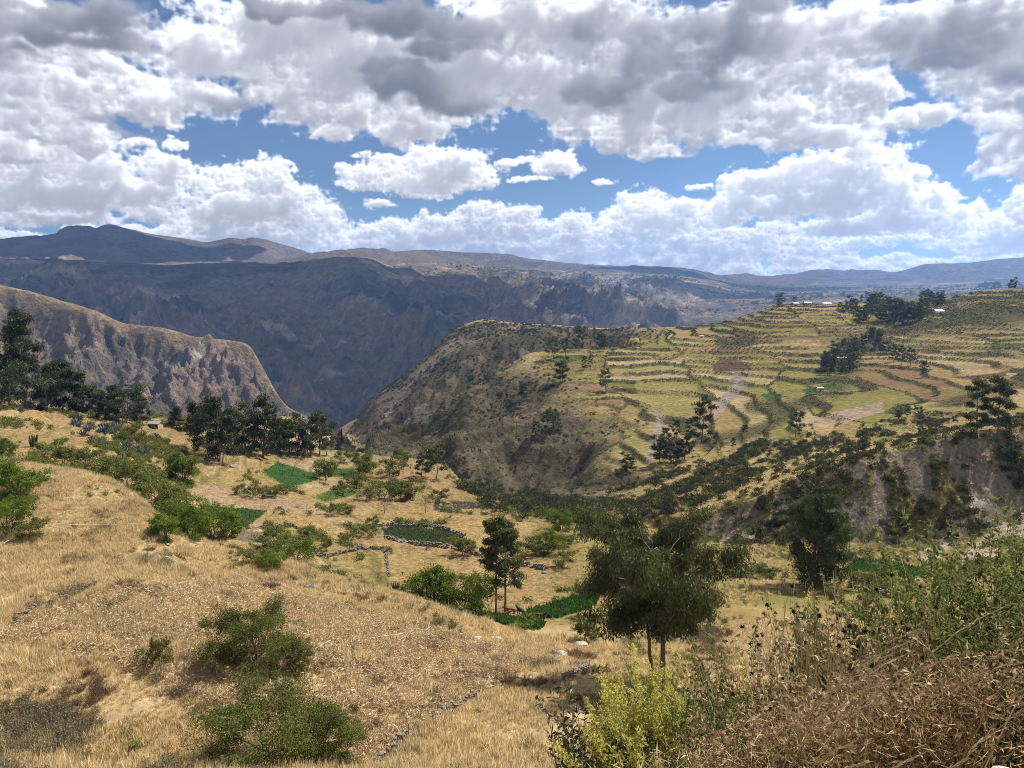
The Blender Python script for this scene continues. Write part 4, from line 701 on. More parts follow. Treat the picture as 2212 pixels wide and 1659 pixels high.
for i in range(4): proto(f'shrub{i}','olive_leaf','bark',seed=70+i,h=3.2,crown_r=[2.2,2.6,1.9,2.4][i],base=.05,prof='round',nb=11,sub=2,leaves=3000,ll=.28,lw=.125,droop=.2,clump=.23,rise=.9,trunk_r=.06,stems=3,lean=.08)
for i in range(2): proto(f'bare{i}','scrub_leaf','bark',seed=80+i,h=5,crown_r=2.6,base=.2,prof='round',nb=18,sub=4,leaves=500,ll=.22,lw=.09,droop=.2,clump=.2,rise=.9,trunk_r=.12,lean=.08,bare=.3)
proto('tall_pair0','eucalyptus_leaf','bark',seed=91,h=17.5,crown_r=2.2,base=.46,prof='column',nb=15,sub=3,leaves=9000,ll=.45,lw=.15,droop=1.1,clump=.26,rise=.9,trunk_r=.17,lean=.012)
proto('tall_pair1','eucalyptus_leaf','bark',seed=95,h=17,crown_r=2.5,base=.30,prof='column',nb=17,sub=3,leaves=10000,ll=.45,lw=.15,droop=1.1,clump=.25,rise=.8,trunk_r=.2,lean=.012)
proto('big_euc','eucalyptus_leaf','bark',seed=98,h=14.5,crown_r=6.6,base=.42,prof='spread',nb=30,sub=3,leaves=70000,ll=.36,lw=.12,droop=1.0,clump=.18,rise=1.0,trunk_r=.34,lean=.035,stems=2,spreadz=.9)
proto('back_euc','eucalyptus_leaf','bark',seed=99,h=17,crown_r=4.6,base=.3,prof='spread',nb=16,sub=3,leaves=14000,ll=.5,lw=.16,droop=1.0,clump=.19,rise=.85,trunk_r=.26,lean=.03)
proto('dense_euc','eucalyptus_leaf','bark',seed=103,h=21,crown_r=5.6,base=.04,prof='column',nb=48,sub=3,leaves=40000,ll=.55,lw=.18,droop=.8,clump=.22,rise=.8,trunk_r=.3,stems=4,lean=.02)
proto('left_tall','dark_leaf','bark',seed=107,h=32,crown_r=8.0,base=.06,prof='cone',nb=34,sub=3,leaves=17000,ll=1.0,lw=.32,droop=.7,clump=.17,rise=.9,trunk_r=.4,lean=.035)
proto('left_oval','dark_leaf','bark',seed=109,h=17,crown_r=5.0,base=.06,prof='round',nb=24,sub=3,leaves=11000,ll=.85,lw=.3,droop=.5,clump=.19,rise=.9,trunk_r=.3,stems=2,lean=.03)
proto('near_tree0','olive_leaf','bark',seed=113,h=6.2,crown_r=3.3,base=.05,prof='round',nb=20,sub=3,leaves=30000,ll=.18,lw=.075,droop=.5,clump=.22,rise=.7,trunk_r=.14,stems=2,lean=.07)
proto('near_tree1','olive_leaf','bark',seed=117,h=5.6,crown_r=4.6,base=.06,prof='round',nb=22,sub=3,leaves=34000,ll=.17,lw=.07,droop=.4,clump=.19,rise=.6,trunk_r=.13,stems=2,lean=.1)
def plant(key,px,py,hpx,label,cat='tree',name=None,group=None,D=None,dmin=112,wide=1.0,rz=None,parts=True):
    t,c,h=PROTO[key]; p=spot(px,py,dmin,D); dist=p[1]*cp-p[2]*sp
    H=hpx*dist/FPX; s=H/h
    r=random.Random(int(px*7+py*13))
    o=thing(name or cat,label,cat,(p[0],p[1],p[2]-.05),r.uniform(0,6.28) if rz is None else rz,(s*wide,s*wide,s),group)
    put('trunk' if cat=='tree' else 'stems',t,o); put('crown' if cat=='tree' else 'foliage',c,o)
    return o
# ------------------------------------------------------------------ trees one can tell apart
TREES=[ # proto, x, y(base), height px, label, extra
 ('left_tall',58,882,222,'tallest dark tree at the left edge, with a ragged leaning top',dict(wide=.86)),
 ('left_oval',142,892,118,'dark oval tree just right of the tallest tree at the left',dict(wide=.95)),
 ('clump1',12,882,104,'dark tree cut by the left edge of the picture',{}),
 ('clump2',100,890,110,'thin dark tree between the tallest tree and the dark oval tree',dict(wide=.6)),
 ('clump0',200,900,70,'low dark tree left of the drooping one above the shed path',dict(wide=1.2)),
 ('clump1',268,915,90,'drooping dark tree left of the tin-roofed shed',dict(wide=1.15)),
 ('clump2',232,906,80,'dark leafy tree between the low and the drooping dark trees',{}),
 ('clump0',304,917,60,'small dark tree right beside the tin-roofed shed',{}),
 ('pine0',382,924,50,'broad dark conifer just right of the shed',dict(wide=1.15)),
 ('pine1',418,932,68,'pointed taller conifer, the right one of the conifer pair',{}),
 ('clump2',474,1000,150,'tall thin eucalyptus at the left of the clump above the green field',dict(wide=.95)),
 ('clump1',452,985,120,'dark eucalyptus leftmost in the clump above the green field',dict(wide=.8)),
 ('clump0',505,972,106,'dense dark eucalyptus in the middle of the clump above the green field',{}),
 ('clump1',535,975,104,'bushy dark eucalyptus right of centre in the clump above the green field',dict(wide=.85)),
 ('clump2',566,985,138,'tall dark eucalyptus at the right of the clump above the green field',dict(wide=.9)),
 ('euc4',590,982,96,'lower eucalyptus at the right end of the clump above the green field',dict(wide=.9)),
 ('clump0',626,980,94,'slim eucalyptus, leftmost of the row at the canyon rim',{}),
 ('clump1',648,984,92,'eucalyptus second from the left in the row at the canyon rim',{}),
 ('clump2',670,985,95,'bushy eucalyptus in the middle of the row at the canyon rim',dict(wide=.8)),
 ('euc1',690,985,102,'tallest eucalyptus of the row at the canyon rim',{}),
 ('euc3',706,983,84,'eucalyptus at the right end of the row at the canyon rim',{}),
 ('pepper0',604,980,62,'bright green pepper tree below the eucalyptus clump',dict(wide=.8)),
 ('pepper1',398,1045,70,'bright green pepper tree beside the dry field at the left',dict(wide=1.0)),
 ('pepper2',640,1222,62,'round yellow-green pepper tree below the small stone wall',dict(wide=1.0)),
 ('euc4',911,1030,56,'small round-topped eucalyptus, left of the two on the ravine edge',dict(wide=1.3)),
 ('euc3',942,1034,80,'taller eucalyptus of the two on the ravine edge',dict(wide=1.15)),
 ('tall_pair0',1071,1318,232,'tall slim eucalyptus with a bare lower trunk, left of the pair by the cattle',dict(D=119)),
 ('tall_pair1',1091,1322,222,'tall leafy eucalyptus with a twin trunk, right of the pair by the cattle',dict(D=118)),
 ('pepper1',936,1292,104,'yellow-green pepper tree, left and higher of the two by the tall eucalyptus pair',dict(D=124,wide=.85)),
 ('pepper2',1006,1308,96,'dark-footed pepper tree just left of the tall eucalyptus pair',dict(D=122,wide=.8)),
 ('pepper0',1210,1145,44,'bright pepper tree at the foot of the ravine',{}),
 ('pepper1',1186,1196,50,'bright pepper tree nearer of the two in the middle of the valley',{}),
 ('pepper2',1222,1180,28,'small bright pepper tree beside the leafless tree',{}),
 ('bare0',1258,1172,38,'leafless grey tree in the valley bottom',{}),
 ('big_euc',1438,1468,322,'large spreading eucalyptus with a dark forked trunk in front of the valley',dict(wide=.88,D=72.5)),
 ('back_euc',1362,1290,172,'eucalyptus standing behind the left side of the large spreading one',dict(D=124)),
 ('dense_euc',1762,1264,236,'dense dark many-stemmed tree beside the bright green field at the right',dict(D=146,wide=.82)),
 ('euc0',2109,942,130,'tall eucalyptus with a bare trunk, left of the pair at the right edge',dict(wide=1.0)),
 ('euc1',2153,938,130,'tall eucalyptus, right of the pair at the right edge',dict(wide=1.05)),
 ('euc3',1719,945,66,'lone dark tree above the golden spur',dict(wide=.9)),
 ('euc4',1516,955,108,'tallest dark eucalyptus on the terraced slope beside the pale gully',dict(wide=1.0)),
 ('clump0',1428,1000,62,'dense dark tree lowest in the clump beside the pale gully',{}),
 ('clump1',1452,1000,66,'dense dark tree second in the clump beside the pale gully',{}),
 ('clump2',1476,994,60,'dense dark tree third in the clump beside the pale gully',{}),
 ('euc2',1462,955,54,'slim dark tree behind the clump beside the pale gully',{}),
 ('euc0',1440,975,56,'slim dark tree at the left of the clump beside the pale gully',{}),
 ('euc1',1492,948,50,'dark tree between the clump and the tallest eucalyptus of the slope',{}),
 ('clump0',1357,1020,46,'dark leaning tree left of the pale gully foot',{}),
 ('euc2',1156,952,46,'dark tree, left of three on the scrubby spur',{}),('euc0',1182,944,66,'dark tree, tallest of three on the scrubby spur',{}),('euc4',1202,930,52,'dark tree, right of three on the scrubby spur',{}),
 ('euc3',1196,776,52,'leftmost eucalyptus on the terrace edge facing the mesa',{}),('euc2',1222,768,40,'slim eucalyptus on the terrace edge, second from the left',{}),('euc1',1250,757,54,'tallest eucalyptus on the terrace edge facing the mesa',{}),
 ('clump1',1300,752,38,'rounded dark tree alone at the right of the terrace edge',dict(wide=.7)),('clump0',1212,826,58,'dark bushy tree below the terrace edge',dict(wide=.8)),('clump2',1132,858,34,'dark tree on the scrubby slope, leftmost of the hillside',{}),
 ('euc3',1309,846,54,'dark eucalyptus in the middle of the lower terraces',{}),('euc0',1262,800,34,'slim tree by the small green terrace',{}),('euc4',1275,790,28,'small tree just right of the small green terrace',{}),
 ('euc2',1993,816,40,'single slim tree on the wide pale terrace at the right',{}),('euc0',1948,788,46,'left of three trees above the wide pale terrace',{}),('euc3',1966,790,42,'middle of three trees above the wide pale terrace',{}),('euc1',1930,782,40,'right trunked tree of the row above the pale terrace, nearest the gully',{}),
 ('clump1',1608,936,22,'round dark bush-like tree alone on the golden terrace',dict(wide=.7)),('euc0',1545,965,34,'small slim tree right of the tallest slope eucalyptus',{}),('euc2',1583,972,30,'thin tree on the golden spur below the terraces',{}),
 ('clump0',1448,1108,44,'grey-green leafy tree on the golden slope below the spur',{}),
 ('euc1',1685,662,30,'lone tree on the hilltop crest left of the houses',dict(wide=1.3)),('euc0',1717,657,16,'small tree between the lone crest tree and the houses',dict(wide=1.3)),
 ('clump0',2187,626,28,'tall dark tree alone at the far right of the skyline',dict(wide=.8)),
 ('left_oval',2030,660,26,'dark tree on the right hilltop above the white-roofed hut',{}),
]
for key,x,y,hp,lab,kw in TREES: plant(key,x,y,hp,lab,'tree','conifer' if 'pine' in key else 'pepper_tree' if 'pepper' in key else 'leafless_tree' if 'bare' in key else 'eucalyptus_tree',dmin=kw.pop('dmin',112) if 'D' not in kw else 40,**kw)
rr_=random.Random(4)
def many(keys,spots_,label,group,name='eucalyptus_tree',cat='tree'):
    for i,(x,y,hp) in enumerate(spots_): plant(keys[i%len(keys)],x,y,hp,label,cat,name,group)
EU=['euc0','euc3','clump0','euc1','clump1','euc4','clump2']
many(EU,[(x,rr_.uniform(672,706)-(x-1815)*.05,rr_.uniform(28,46)) for x in [1815,1826,1838,1850,1862,1870,1880,1888,1897,1905,1915,1922,1930,1938,1946,1955,1963,1970,1978,1986,1994,2002,2012,1860,1900,1935,1880,1950]],'dark eucalyptus in the grove along the hilltop behind the houses','hilltop grove')
many(EU,[(1787+rr_.uniform(-22,26)+i*4.4,812-i*2.8+rr_.uniform(-22,24),rr_.uniform(22,48)) for i in range(24)],'dark tree crowded in the wooded gully below the hilltop grove','gully wood')
many(EU,[(2115,624,12),(2124,624,15),(2132,624,17),(2141,624,15),(2150,624,17),(2158,625,18)],'small dark tree in the short row on the right skyline','skyline row')
many(EU,[(1860,655,18),(1872,654,26),(1884,655,24),(1896,654,16),(1992,650,22),(2003,650,28),(2012,650,22),(2024,648,20),(2034,646,20),(1852,657,10),(1843,657,9)],'small dark tree standing against the far mountains on the hill crest','crest trees')
many(EU,[(1990,960,46),(2010,950,42),(1940,905,26),(1960,900,28),(1985,898,24),(2185,1010,60),(2205,1020,70),(2160,1000,44),(1840,985,36),(1862,975,34)],'dark leafy tree in the scrub above the eroded slope','trees above the eroded slope')
# ------------------------------------------------------------------ shrubs
SHRUBS=[('near_tree0',552,1452,140,'leafy green tree-like shrub alone in the dry cornfield',dict(D=None,dmin=45,wide=1.15)),
 ('near_tree1',590,1655,170,'wide olive shrub at the bottom edge, nearest in the dry field',dict(dmin=40,wide=1.0)),
 ('near_tree0',690,1690,120,'right half of the thicket at the bottom edge of the dry field',dict(D=49,wide=1.2)),
 ('near_tree0',620,1460,80,'low green shrub leaning right of the cornfield tree',dict(dmin=45,wide=1.0)),
 ('shrub1',336,1448,66,'small lone sapling left of the cornfield tree',dict(dmin=45,wide=.55)),
 ('pepper0',36,1080,86,'green bush on the dry hill near the left edge, upper one',dict(dmin=45,wide=1.05)),('pepper2',14,1160,84,'green bush cut by the left edge below the upper one',dict(dmin=45,wide=.8)),
 ('shrub2',72,1165,44,'dark bush right of the bush cut by the left edge',dict(dmin=45)),
 ('pepper1',360,1168,60,'olive bush at the left end of the hedge below the dry hill',dict(dmin=45,wide=1.1)),('pepper0',410,1160,74,'tallest bush of the hedge below the dry hill',dict(dmin=100,wide=1.1)),('pepper2',460,1165,72,'rounded bush in the middle of the hedge below the dry hill',dict(dmin=100)),('pepper1',498,1160,50,'yellow-green bush at the right end of the hedge',dict(dmin=100)),
 ('shrub0',590,1186,46,'dark bush by the small grey patch',{}),('shrub3',660,1160,24,'small bush on the stubble right of the grey patch',{}),('pepper2',590,1230,42,'green bush left of the round pepper tree',{}),('shrub1',560,1222,34,'dark green bush in the hedge under the crest',{}),('shrub0',690,1250,44,'dark bush right of the round pepper tree',dict(D=150)),('shrub2',730,1252,40,'spiky dark bush under the crest of the dry hill',dict(D=148)),
 ('shrub0',745,1172,20,'small bush alone on the stubble field',{}),('shrub2',705,1190,22,'little bush by the stone wall corner',{}),('shrub1',800,1160,26,'narrow green bush at the field wall junction',{}),('shrub3',802,1140,22,'upper narrow bush at the field wall junction',{}),
 ('bare1',830,1110,34,'small leafless tree in the stubble left of the burnt plot',{}),('bare0',920,1108,36,'dark leafless tree beside the burnt plot',{}),('shrub0',886,1080,42,'dark bush clump left of the burnt plot',{}),('shrub3',870,1083,36,'olive bush left of the dark clump by the burnt plot',{}),('shrub1',945,1085,26,'bush at the top corner of the burnt plot',{}),
 ('shrub2',740,1072,32,'round dark bush between the green plots',{}),('shrub0',800,1080,30,'bush right of the lower green plot',{}),('shrub1',826,1078,36,'taller bush right of the lower green plot',{}),('pepper0',790,1030,52,'leafy tree right of the green plots',dict(wide=.8)),('shrub3',770,1055,34,'dark bush at the foot of the leafy tree',{}),
 ('pepper2',706,1038,46,'feathery light tree between the two green plots',dict(wide=.7)),('shrub0',850,1030,40,'dark bush on the far bench, left of the ravine trees',{}),('shrub1',740,1000,26,'bush under the right end of the canyon rim row',{}),('shrub2',866,1000,28,'bush on the bare far bench',{}),('shrub3',750,1110,22,'small dark bush below the round dark bush',{}),('shrub1',718,1112,24,'dark small bush at the dry field corner',{}),
 ('shrub0',520,1068,22,'leftmost bush of the curved hedge round the yellow plot',{}),('shrub1',545,1074,24,'second bush of the curved hedge round the yellow plot',{}),('shrub2',568,1076,24,'third bush of the curved hedge round the yellow plot',{}),('shrub3',590,1073,24,'fourth bush of the curved hedge round the yellow plot',{}),('shrub0',612,1068,22,'last bush of the curved hedge round the yellow plot',{}),
 ('shrub2',1000,1200,40,'dark shrub on the wall below the grey-green crop',{}),('shrub1',1130,1205,36,'grey shrub left of the bright valley pepper trees',{}),('shrub0',1165,1200,26,'dark shrub beside the nearer bright pepper tree',{}),('shrub3',1212,1225,34,'green shrub near the loose stones in the valley',{}),
 ('shrub2',1265,1385,46,'olive bush by the large spreading eucalyptus at its left',dict(dmin=80)),('shrub0',1250,1290,26,'bush above the middle bright green plot',{}),('shrub3',1660,1250,30,'bush left of the dense dark tree',{}),('shrub1',1870,1275,38,'bush below the grey crop at the right',{}),('shrub0',1945,1290,36,'dark bush at the end of the grey crop wall',{}),
 ('shrub3',1690,1130,18,'dark bush at the foot of the pale cliff',{}),('shrub0',2010,1165,22,'dark bush at the foot of the eroded slope',{}),('shrub2',1935,1160,20,'small bush on the yellow slope at the right',{}),
 ('shrub0',285,960,40,'dark shrub by the footpath',{}),('shrub1',100,1000,44,'green shrub above the dry hill crest, leftmost',dict(dmin=160)),('shrub2',140,1008,46,'green shrub above the dry hill crest, second',dict(dmin=160)),('shrub0',185,1020,50,'green shrub above the dry hill crest, third',dict(dmin=160)),('shrub3',230,1034,50,'green shrub above the dry hill crest, fourth',dict(dmin=160)),('shrub1',275,1052,54,'dark shrub above the dry hill crest, fifth',dict(dmin=160)),('shrub2',318,1085,60,'dark shrub above the dry hill crest, sixth',dict(dmin=150)),('shrub0',352,1110,66,'dark shrub at the right end of the hill crest',dict(dmin=140)),
 ('pepper0',12,985,40,'bright bush at the left edge above the dry hill',dict(dmin=160)),
]
for key,x,y,hp,lab,kw in SHRUBS: plant(key,x,y,hp,lab,'shrub','shrub',**kw)
# ------------------------------------------------------------------ masses nobody could count: instanced
def hidden_proto(name,me):
    o=bpy.data.objects.new(name,me); return o
def scatter(name,pts,protos,scales,label,rng,tilt=.12,yaw=None):
    pts=np.asarray(pts,np.float32); n=len(pts); me=bpy.data.meshes.new(name); me.vertices.add(n); me.vertices.foreach_set('co',pts.ravel())
    rot=np.stack([rng.normal(size=n)*tilt,rng.normal(size=n)*tilt,rng.uniform(0,6.283,n) if yaw is None else yaw],1).astype(np.float32)
    a=me.attributes.new('rot','FLOAT_VECTOR','POINT'); a.data.foreach_set('vector',rot.ravel())
    a=me.attributes.new('scl','FLOAT','POINT'); a.data.foreach_set('value',np.asarray(scales,np.float32))
    a=me.attributes.new('pid','INT','POINT'); a.data.foreach_set('value',rng.integers(0,len(protos),n).astype(np.int32))
    o=bpy.data.objects.new(name,me); COL.objects.link(o); o['kind']='stuff'; o['label']=label
    ng=bpy.data.node_groups.new(name+'_nodes','GeometryNodeTree'); ng.interface.new_socket('Geometry',in_out='INPUT',socket_type='NodeSocketGeometry'); ng.interface.new_socket('Geometry',in_out='OUTPUT',socket_type='NodeSocketGeometry')
    N=ng.nodes; L=ng.links; gi=N.new('NodeGroupInput'); go=N.new('NodeGroupOutput'); ip=N.new('GeometryNodeInstanceOnPoints'); j=N.new('GeometryNodeJoinGeometry')
    for p in reversed(protos):
        oi=N.new('GeometryNodeObjectInfo'); oi.inputs['Object'].default_value=p; oi.inputs['As Instance'].default_value=True; L.new(oi.outputs['Geometry'],j.inputs[0])
    def attr(nm,t):
        q=N.new('GeometryNodeInputNamedAttribute'); q.data_type=t; q.inputs['Name'].default_value=nm; return q.outputs['Attribute']
    L.new(gi.outputs[0],ip.inputs['Points']); L.new(j.outputs[0],ip.inputs['Instance']); ip.inputs['Pick Instance'].default_value=True
    L.new(attr('pid','INT'),ip.inputs['Instance Index']); L.new(attr('rot','FLOAT_VECTOR'),ip.inputs['Rotation']); L.new(attr('scl','FLOAT'),ip.inputs['Scale']); L.new(ip.outputs[0],go.inputs[0])
    md=o.modifiers.new('scatter','NODES'); md.node_group=ng; return o
def tuft(seed,n,h,spread,w,lean=.35,shade=(0,1)):
    rng=np.random.default_rng(seed); m=MB(); a=rng.uniform(0,6.283,n); r=np.sqrt(rng.random(n))*spread
    b=np.stack([np.cos(a)*r,np.sin(a)*r,-.05+0*r],1); ax=np.stack([np.cos(a)*lean*rng.random(n)+rng.normal(size=n)*.15+.12,np.sin(a)*lean*rng.random(n)+rng.normal(size=n)*.15,np.ones(n)],1)
    m.leaves(b,ax,h*rng.uniform(.5,1.2,n),w*rng.uniform(.6,1.4,n),rng,rng.uniform(*shade,n),bend=.05); return m
def twig_bush(seed,n,h,spread,w,nleaf,ll,lw):
    rng=np.random.default_rng(seed); m=MB(); a=rng.uniform(0,6.283,n); d=unit(np.stack([np.cos(a)*spread,np.sin(a)*spread,np.full(n,1.0)],1)+rng.normal(size=(n,3))*.25)
    L=h*rng.uniform(.5,1.15,n); m.leaves(np.stack([np.cos(a)*.15*h*rng.random(n),np.sin(a)*.15*h*rng.random(n),0*a],1),d,L,w,rng,rng.uniform(0,.6,n),bend=.06)
    k=rng.integers(0,n,nleaf); u=rng.uniform(.35,1,nleaf); p=d[k]*(L[k]*u)[:,None]+rng.normal(size=(nleaf,3))*.06*h
    m.leaves(p,unit(rng.normal(size=(nleaf,3))+np.array([0,0,.5])),ll*rng.uniform(.6,1.4,nleaf),lw,rng,rng.uniform(0.1,1,nleaf)); return m
def blob_bush(seed,nl,ll,lw):
    rng=np.random.default_rng(seed); m=MB(); nc=9; c=np.stack([rng.normal(size=nc)*.42,rng.normal(size=nc)*.42,rng.uniform(.15,.75,nc)],1); k=rng.integers(0,nc,nl)
    d=unit(rng.normal(size=(nl,3))); p=c[k]+d*rng.uniform(.12,.34,(nl,1)); p[:,2]=np.maximum(p[:,2],-.05); m.leaves(p,unit(d+rng.normal(size=(nl,3))*.6),ll*rng.uniform(.6,1.4,nl),lw,rng,np.clip(.25+.6*rng.random(nc)[k]+rng.normal(size=nl)*.15,0,1)); return m
GR=[hidden_proto(f'straw_tuft{i}',tuft(200+i,26,.62,.28,.045).mesh(f'straw_tuft{i}','straw')) for i in range(4)]
BW=[hidden_proto(f'brown_weed{i}',twig_bush(210+i,40,.9,.55,.03,70,.12,.05).mesh(f'brown_weed{i}','brown_weed')) for i in range(2)]
GW=[hidden_proto(f'grey_weed{i}',twig_bush(215+i,46,1.0,.6,.03,110,.12,.05).mesh(f'grey_weed{i}','grey_weed')) for i in range(2)]
OW=[hidden_proto(f'green_weed{i}',twig_bush(218+i,30,.8,.7,.03,150,.13,.06).mesh(f'green_weed{i}','olive_leaf')) for i in range(2)]
def corn(seed):
    rng=np.random.default_rng(seed); m=tuft(seed,9,.55,.45,.09,.9,(.2,1)); 
    for q in range(2):
        x,y=rng.normal(size=2)*.3; hh=rng.uniform(.7,1.3); m.tube([(x,y,-.1),(x+rng.normal()*.1,y,hh*.5),(x+rng.normal()*.2,y+rng.normal()*.2,hh)],[.022,.02,.012],4,.35)
        n=7; b=np.stack([np.full(n,x),np.full(n,y),rng.uniform(.1,hh*.8,n)],1); m.leaves(b,unit(rng.normal(size=(n,3))*np.array([1,1,.5])-np.array([0,0,.35])),rng.uniform(.35,.6,n),.09,rng,rng.uniform(0,1,n),bend=.1)
    return m
CN=[hidden_proto(f'corn{i}',corn(230+i).mesh(f'corn{i}','corn_leaf')) for i in range(4)]
BB=[hidden_proto(f'scrub{i}',blob_bush(240+i,170,.30,.16).mesh(f'scrub{i}','scrub_leaf')) for i in range(4)]
GB=[hidden_proto(f'green_bush{i}',blob_bush(246+i,220,.24,.13).mesh(f'green_bush{i}','olive_leaf')) for i in range(3)]
rng=np.random.default_rng(77)
# area-weighted choice of ground points in view
def grid_area():
    dx=np.abs(np.diff(Xg,axis=1))[:-1]; dy=np.abs(np.diff(Yg,axis=0))[:,:-1]; return dx*dy
AREA=grid_area(); INV=(PX[:-1,:-1]>-250)&(PX[:-1,:-1]<2462)&(PY[:-1,:-1]<1800)
def pick(weight,n):
    w=(weight[:-1,:-1]*AREA*INV).ravel(); c=np.cumsum(w); u=rng.random(n)*c[-1]; i=np.searchsorted(c,u); r,q=np.divmod(i,NT-1)
    a=rng.random(n); b=rng.random(n)
    def lerp(A): return (A[r,q]*(1-a)+A[r+1,q]*a)*(1-b)+(A[r,q+1]*(1-a)+A[r+1,q+1]*a)*b
    return np.stack([lerp(Xg),lerp(Yg),lerp(Z)],1),r,q
fg=((Wg>KI['A']-.6)&(Wg<KI['C']+.35)).astype(float)
fine=fbm(Xg/3.5,Yg/3.5,301,4); coarse=fbm(Xg/12,Yg/12,302,4)
gw=fg*(.75+sstep(-.4,.4,fine))*(1-.35*CORN)*(1-.92*PATH)
p,r,q=pick(gw,80000); sc_=.55+.75*sstep(-.3,.5,coarse[r,q])*rng.uniform(.7,1.3,len(p)); scatter('dry_grass',p,GR,sc_,'pale dry grass covering the near slope',rng,.18)
TS=[hidden_proto(f'tussock{i}',tuft(270+i,60,1.0,.42,.05,.6).mesh(f'tussock{i}','straw')) for i in range(3)]
p,r,q=pick(fg*(1-.6*CORN)*(1-PATH)*sstep(.05,.4,fbm(Xg/6,Yg/6,309,4)),8000); scatter('grass_tussocks',p,TS,rng.uniform(.5,1.25,len(p)),'taller pale grass tussocks on the near slope',rng,.2)
p,r,q=pick(fg*CORN*(.3+sstep(-.3,.4,fine)),9500); scatter('dry_corn_stubble',p,CN,rng.uniform(.55,1.05,len(p)),'dry brown maize stalks and leaves of the near field',rng,.25)
wb=fg*sstep(.22,.45,fbm(Xg/7,Yg/7,303,4)+.15*fine); p,r,q=pick(wb,4000); scatter('brown_weeds',p,BW,rng.uniform(.35,1.15,len(p)),'brown dead weeds standing in the dry grass',rng,.15)
wg2=fg*(1-CORN*.8)*sstep(.18,.4,fbm(Xg/9,Yg/9,304,4))*(1+2.5*((PY>1420)&(PX<420)))*(1+1.5*(PX>900)*(PX<1300)*(PY>1480)); p,r,q=pick(wg2,1900); scatter('grey_weeds',p,GW,rng.uniform(.5,1.4,len(p)),'grey twiggy low bushes on the near slope',rng,.12)
p,r,q=pick(fg*sstep(.25,.45,fbm(Xg/10,Yg/10,305,4)),700); scatter('green_weeds',p,OW,rng.uniform(.5,1.3,len(p)),'scattered olive green weeds in the dry grass',rng,.12)
# grass and weeds of the valley fields and the spur
FLD=np.zeros(Z.shape,bool)
for _,pg,_c,_k in FIELDS: FLD|=poly(pg)
vg=(band('D','G',.1)+spur*(1-cut)>.5)*(1-FLD)
p,r,q=pick(vr*(1-FLD)*sstep(-.1,.3,fbm(Xg/7,Yg/7,316,4)),1500); scatter('valley_weeds',p,OW+GW,rng.uniform(.4,1.3,len(p)),'olive and grey weeds in the right part of the valley',rng,.12)
p,r,q=pick(vg*(.25+sstep(-.2,.4,fbm(Xg/8,Yg/8,311,4))),36000); scatter('field_grass',p,GR,rng.uniform(.5,1.1,len(p))*1.15,'short dry stubble and grass of the valley fields',rng,.2)
vb=band('C','G',.1)*sstep(.1,.3,fbm(Xg/16,Yg/16,312,4))*(.15+1.6*(PX<420)+.5*right+2.4*(lb/.75)*sstep(.78,.84,fr3))*(1-FLD)*(1-poly(HFIELDS[11][0])); p,r,q=pick(vb,2600); scatter('valley_bushes',p,GB,rng.uniform(.5,1.8,len(p)),'low green bushes along the banks of the valley fields',rng,.1)
# scrub
sw=ms*(1-mtop)*(.25+sstep(-.2,.35,fbm(Xg/26,Yg/26,321,4)))*np.clip(600/Yg,.25,1)**.6
p,r,q=pick(sw,24000); scatter('slope_scrub',p,BB,(rng.uniform(.6,1.7,len(p)))*np.clip(Yg[r,q]/650,.7,1.6),'grey-green scrub covering the ravine and mesa slopes',rng,.1)
hw=hl*np.clip(hedge*1.0+GUL*.35,0,1)*sstep(-.55,-.25,fbm(Xg/60,Yg/60,144,3)); p,r,q=pick(hw,20000); scatter('terrace_hedges',p,BB,rng.uniform(.28,.75,len(p))*np.clip(Yg[r,q]/700,.7,1.4),'dark scrub growing on the terrace banks and in the gullies',rng,.1)
cw=(cut*(1-.92*bare)*.8+riser2*.25+spur*(1-cut)*sstep(.25,.5,fbm(Xg/20,Yg/20,323,4))*.7); p,r,q=pick(cw,4200); scatter('bank_scrub',p,BB+GB[:1],rng.uniform(.6,1.9,len(p)),'dark scrub on the eroded bank and the golden spur',rng,.1)
p,r,q=pick(RAV,1500); scatter('ravine_thicket',p,BB+GB[:1],rng.uniform(.9,2.6,len(p)),'dark green thicket along the ravine bottom and the hedges of the golden slope',rng,.1)
# trees far off on the mountainside, too many and too small to tell apart
TB=[hidden_proto(f'far_tree{i}',blob_bush(260+i,46,.55,.4).mesh(f'far_tree{i}','dark_leaf')) for i in range(2)]
fwt=FW*sstep(KI['N']+.1,KI['N2'],Wg)*(1-sstep(KI['P']-.15,KI['P'],Wg))*(sstep(700,1050,PXg)*sstep(.0,.3,fbm(Xg/300,Yg/300,331,4))+.12*sstep(.1,.4,fbm(Xg/260,Yg/260,332,4))); p,r,q=pick(fwt,2600); scatter('distant_trees',p,TB,rng.uniform(6,13,len(p)),'dark specks of trees on the far mountainside',rng,.05)
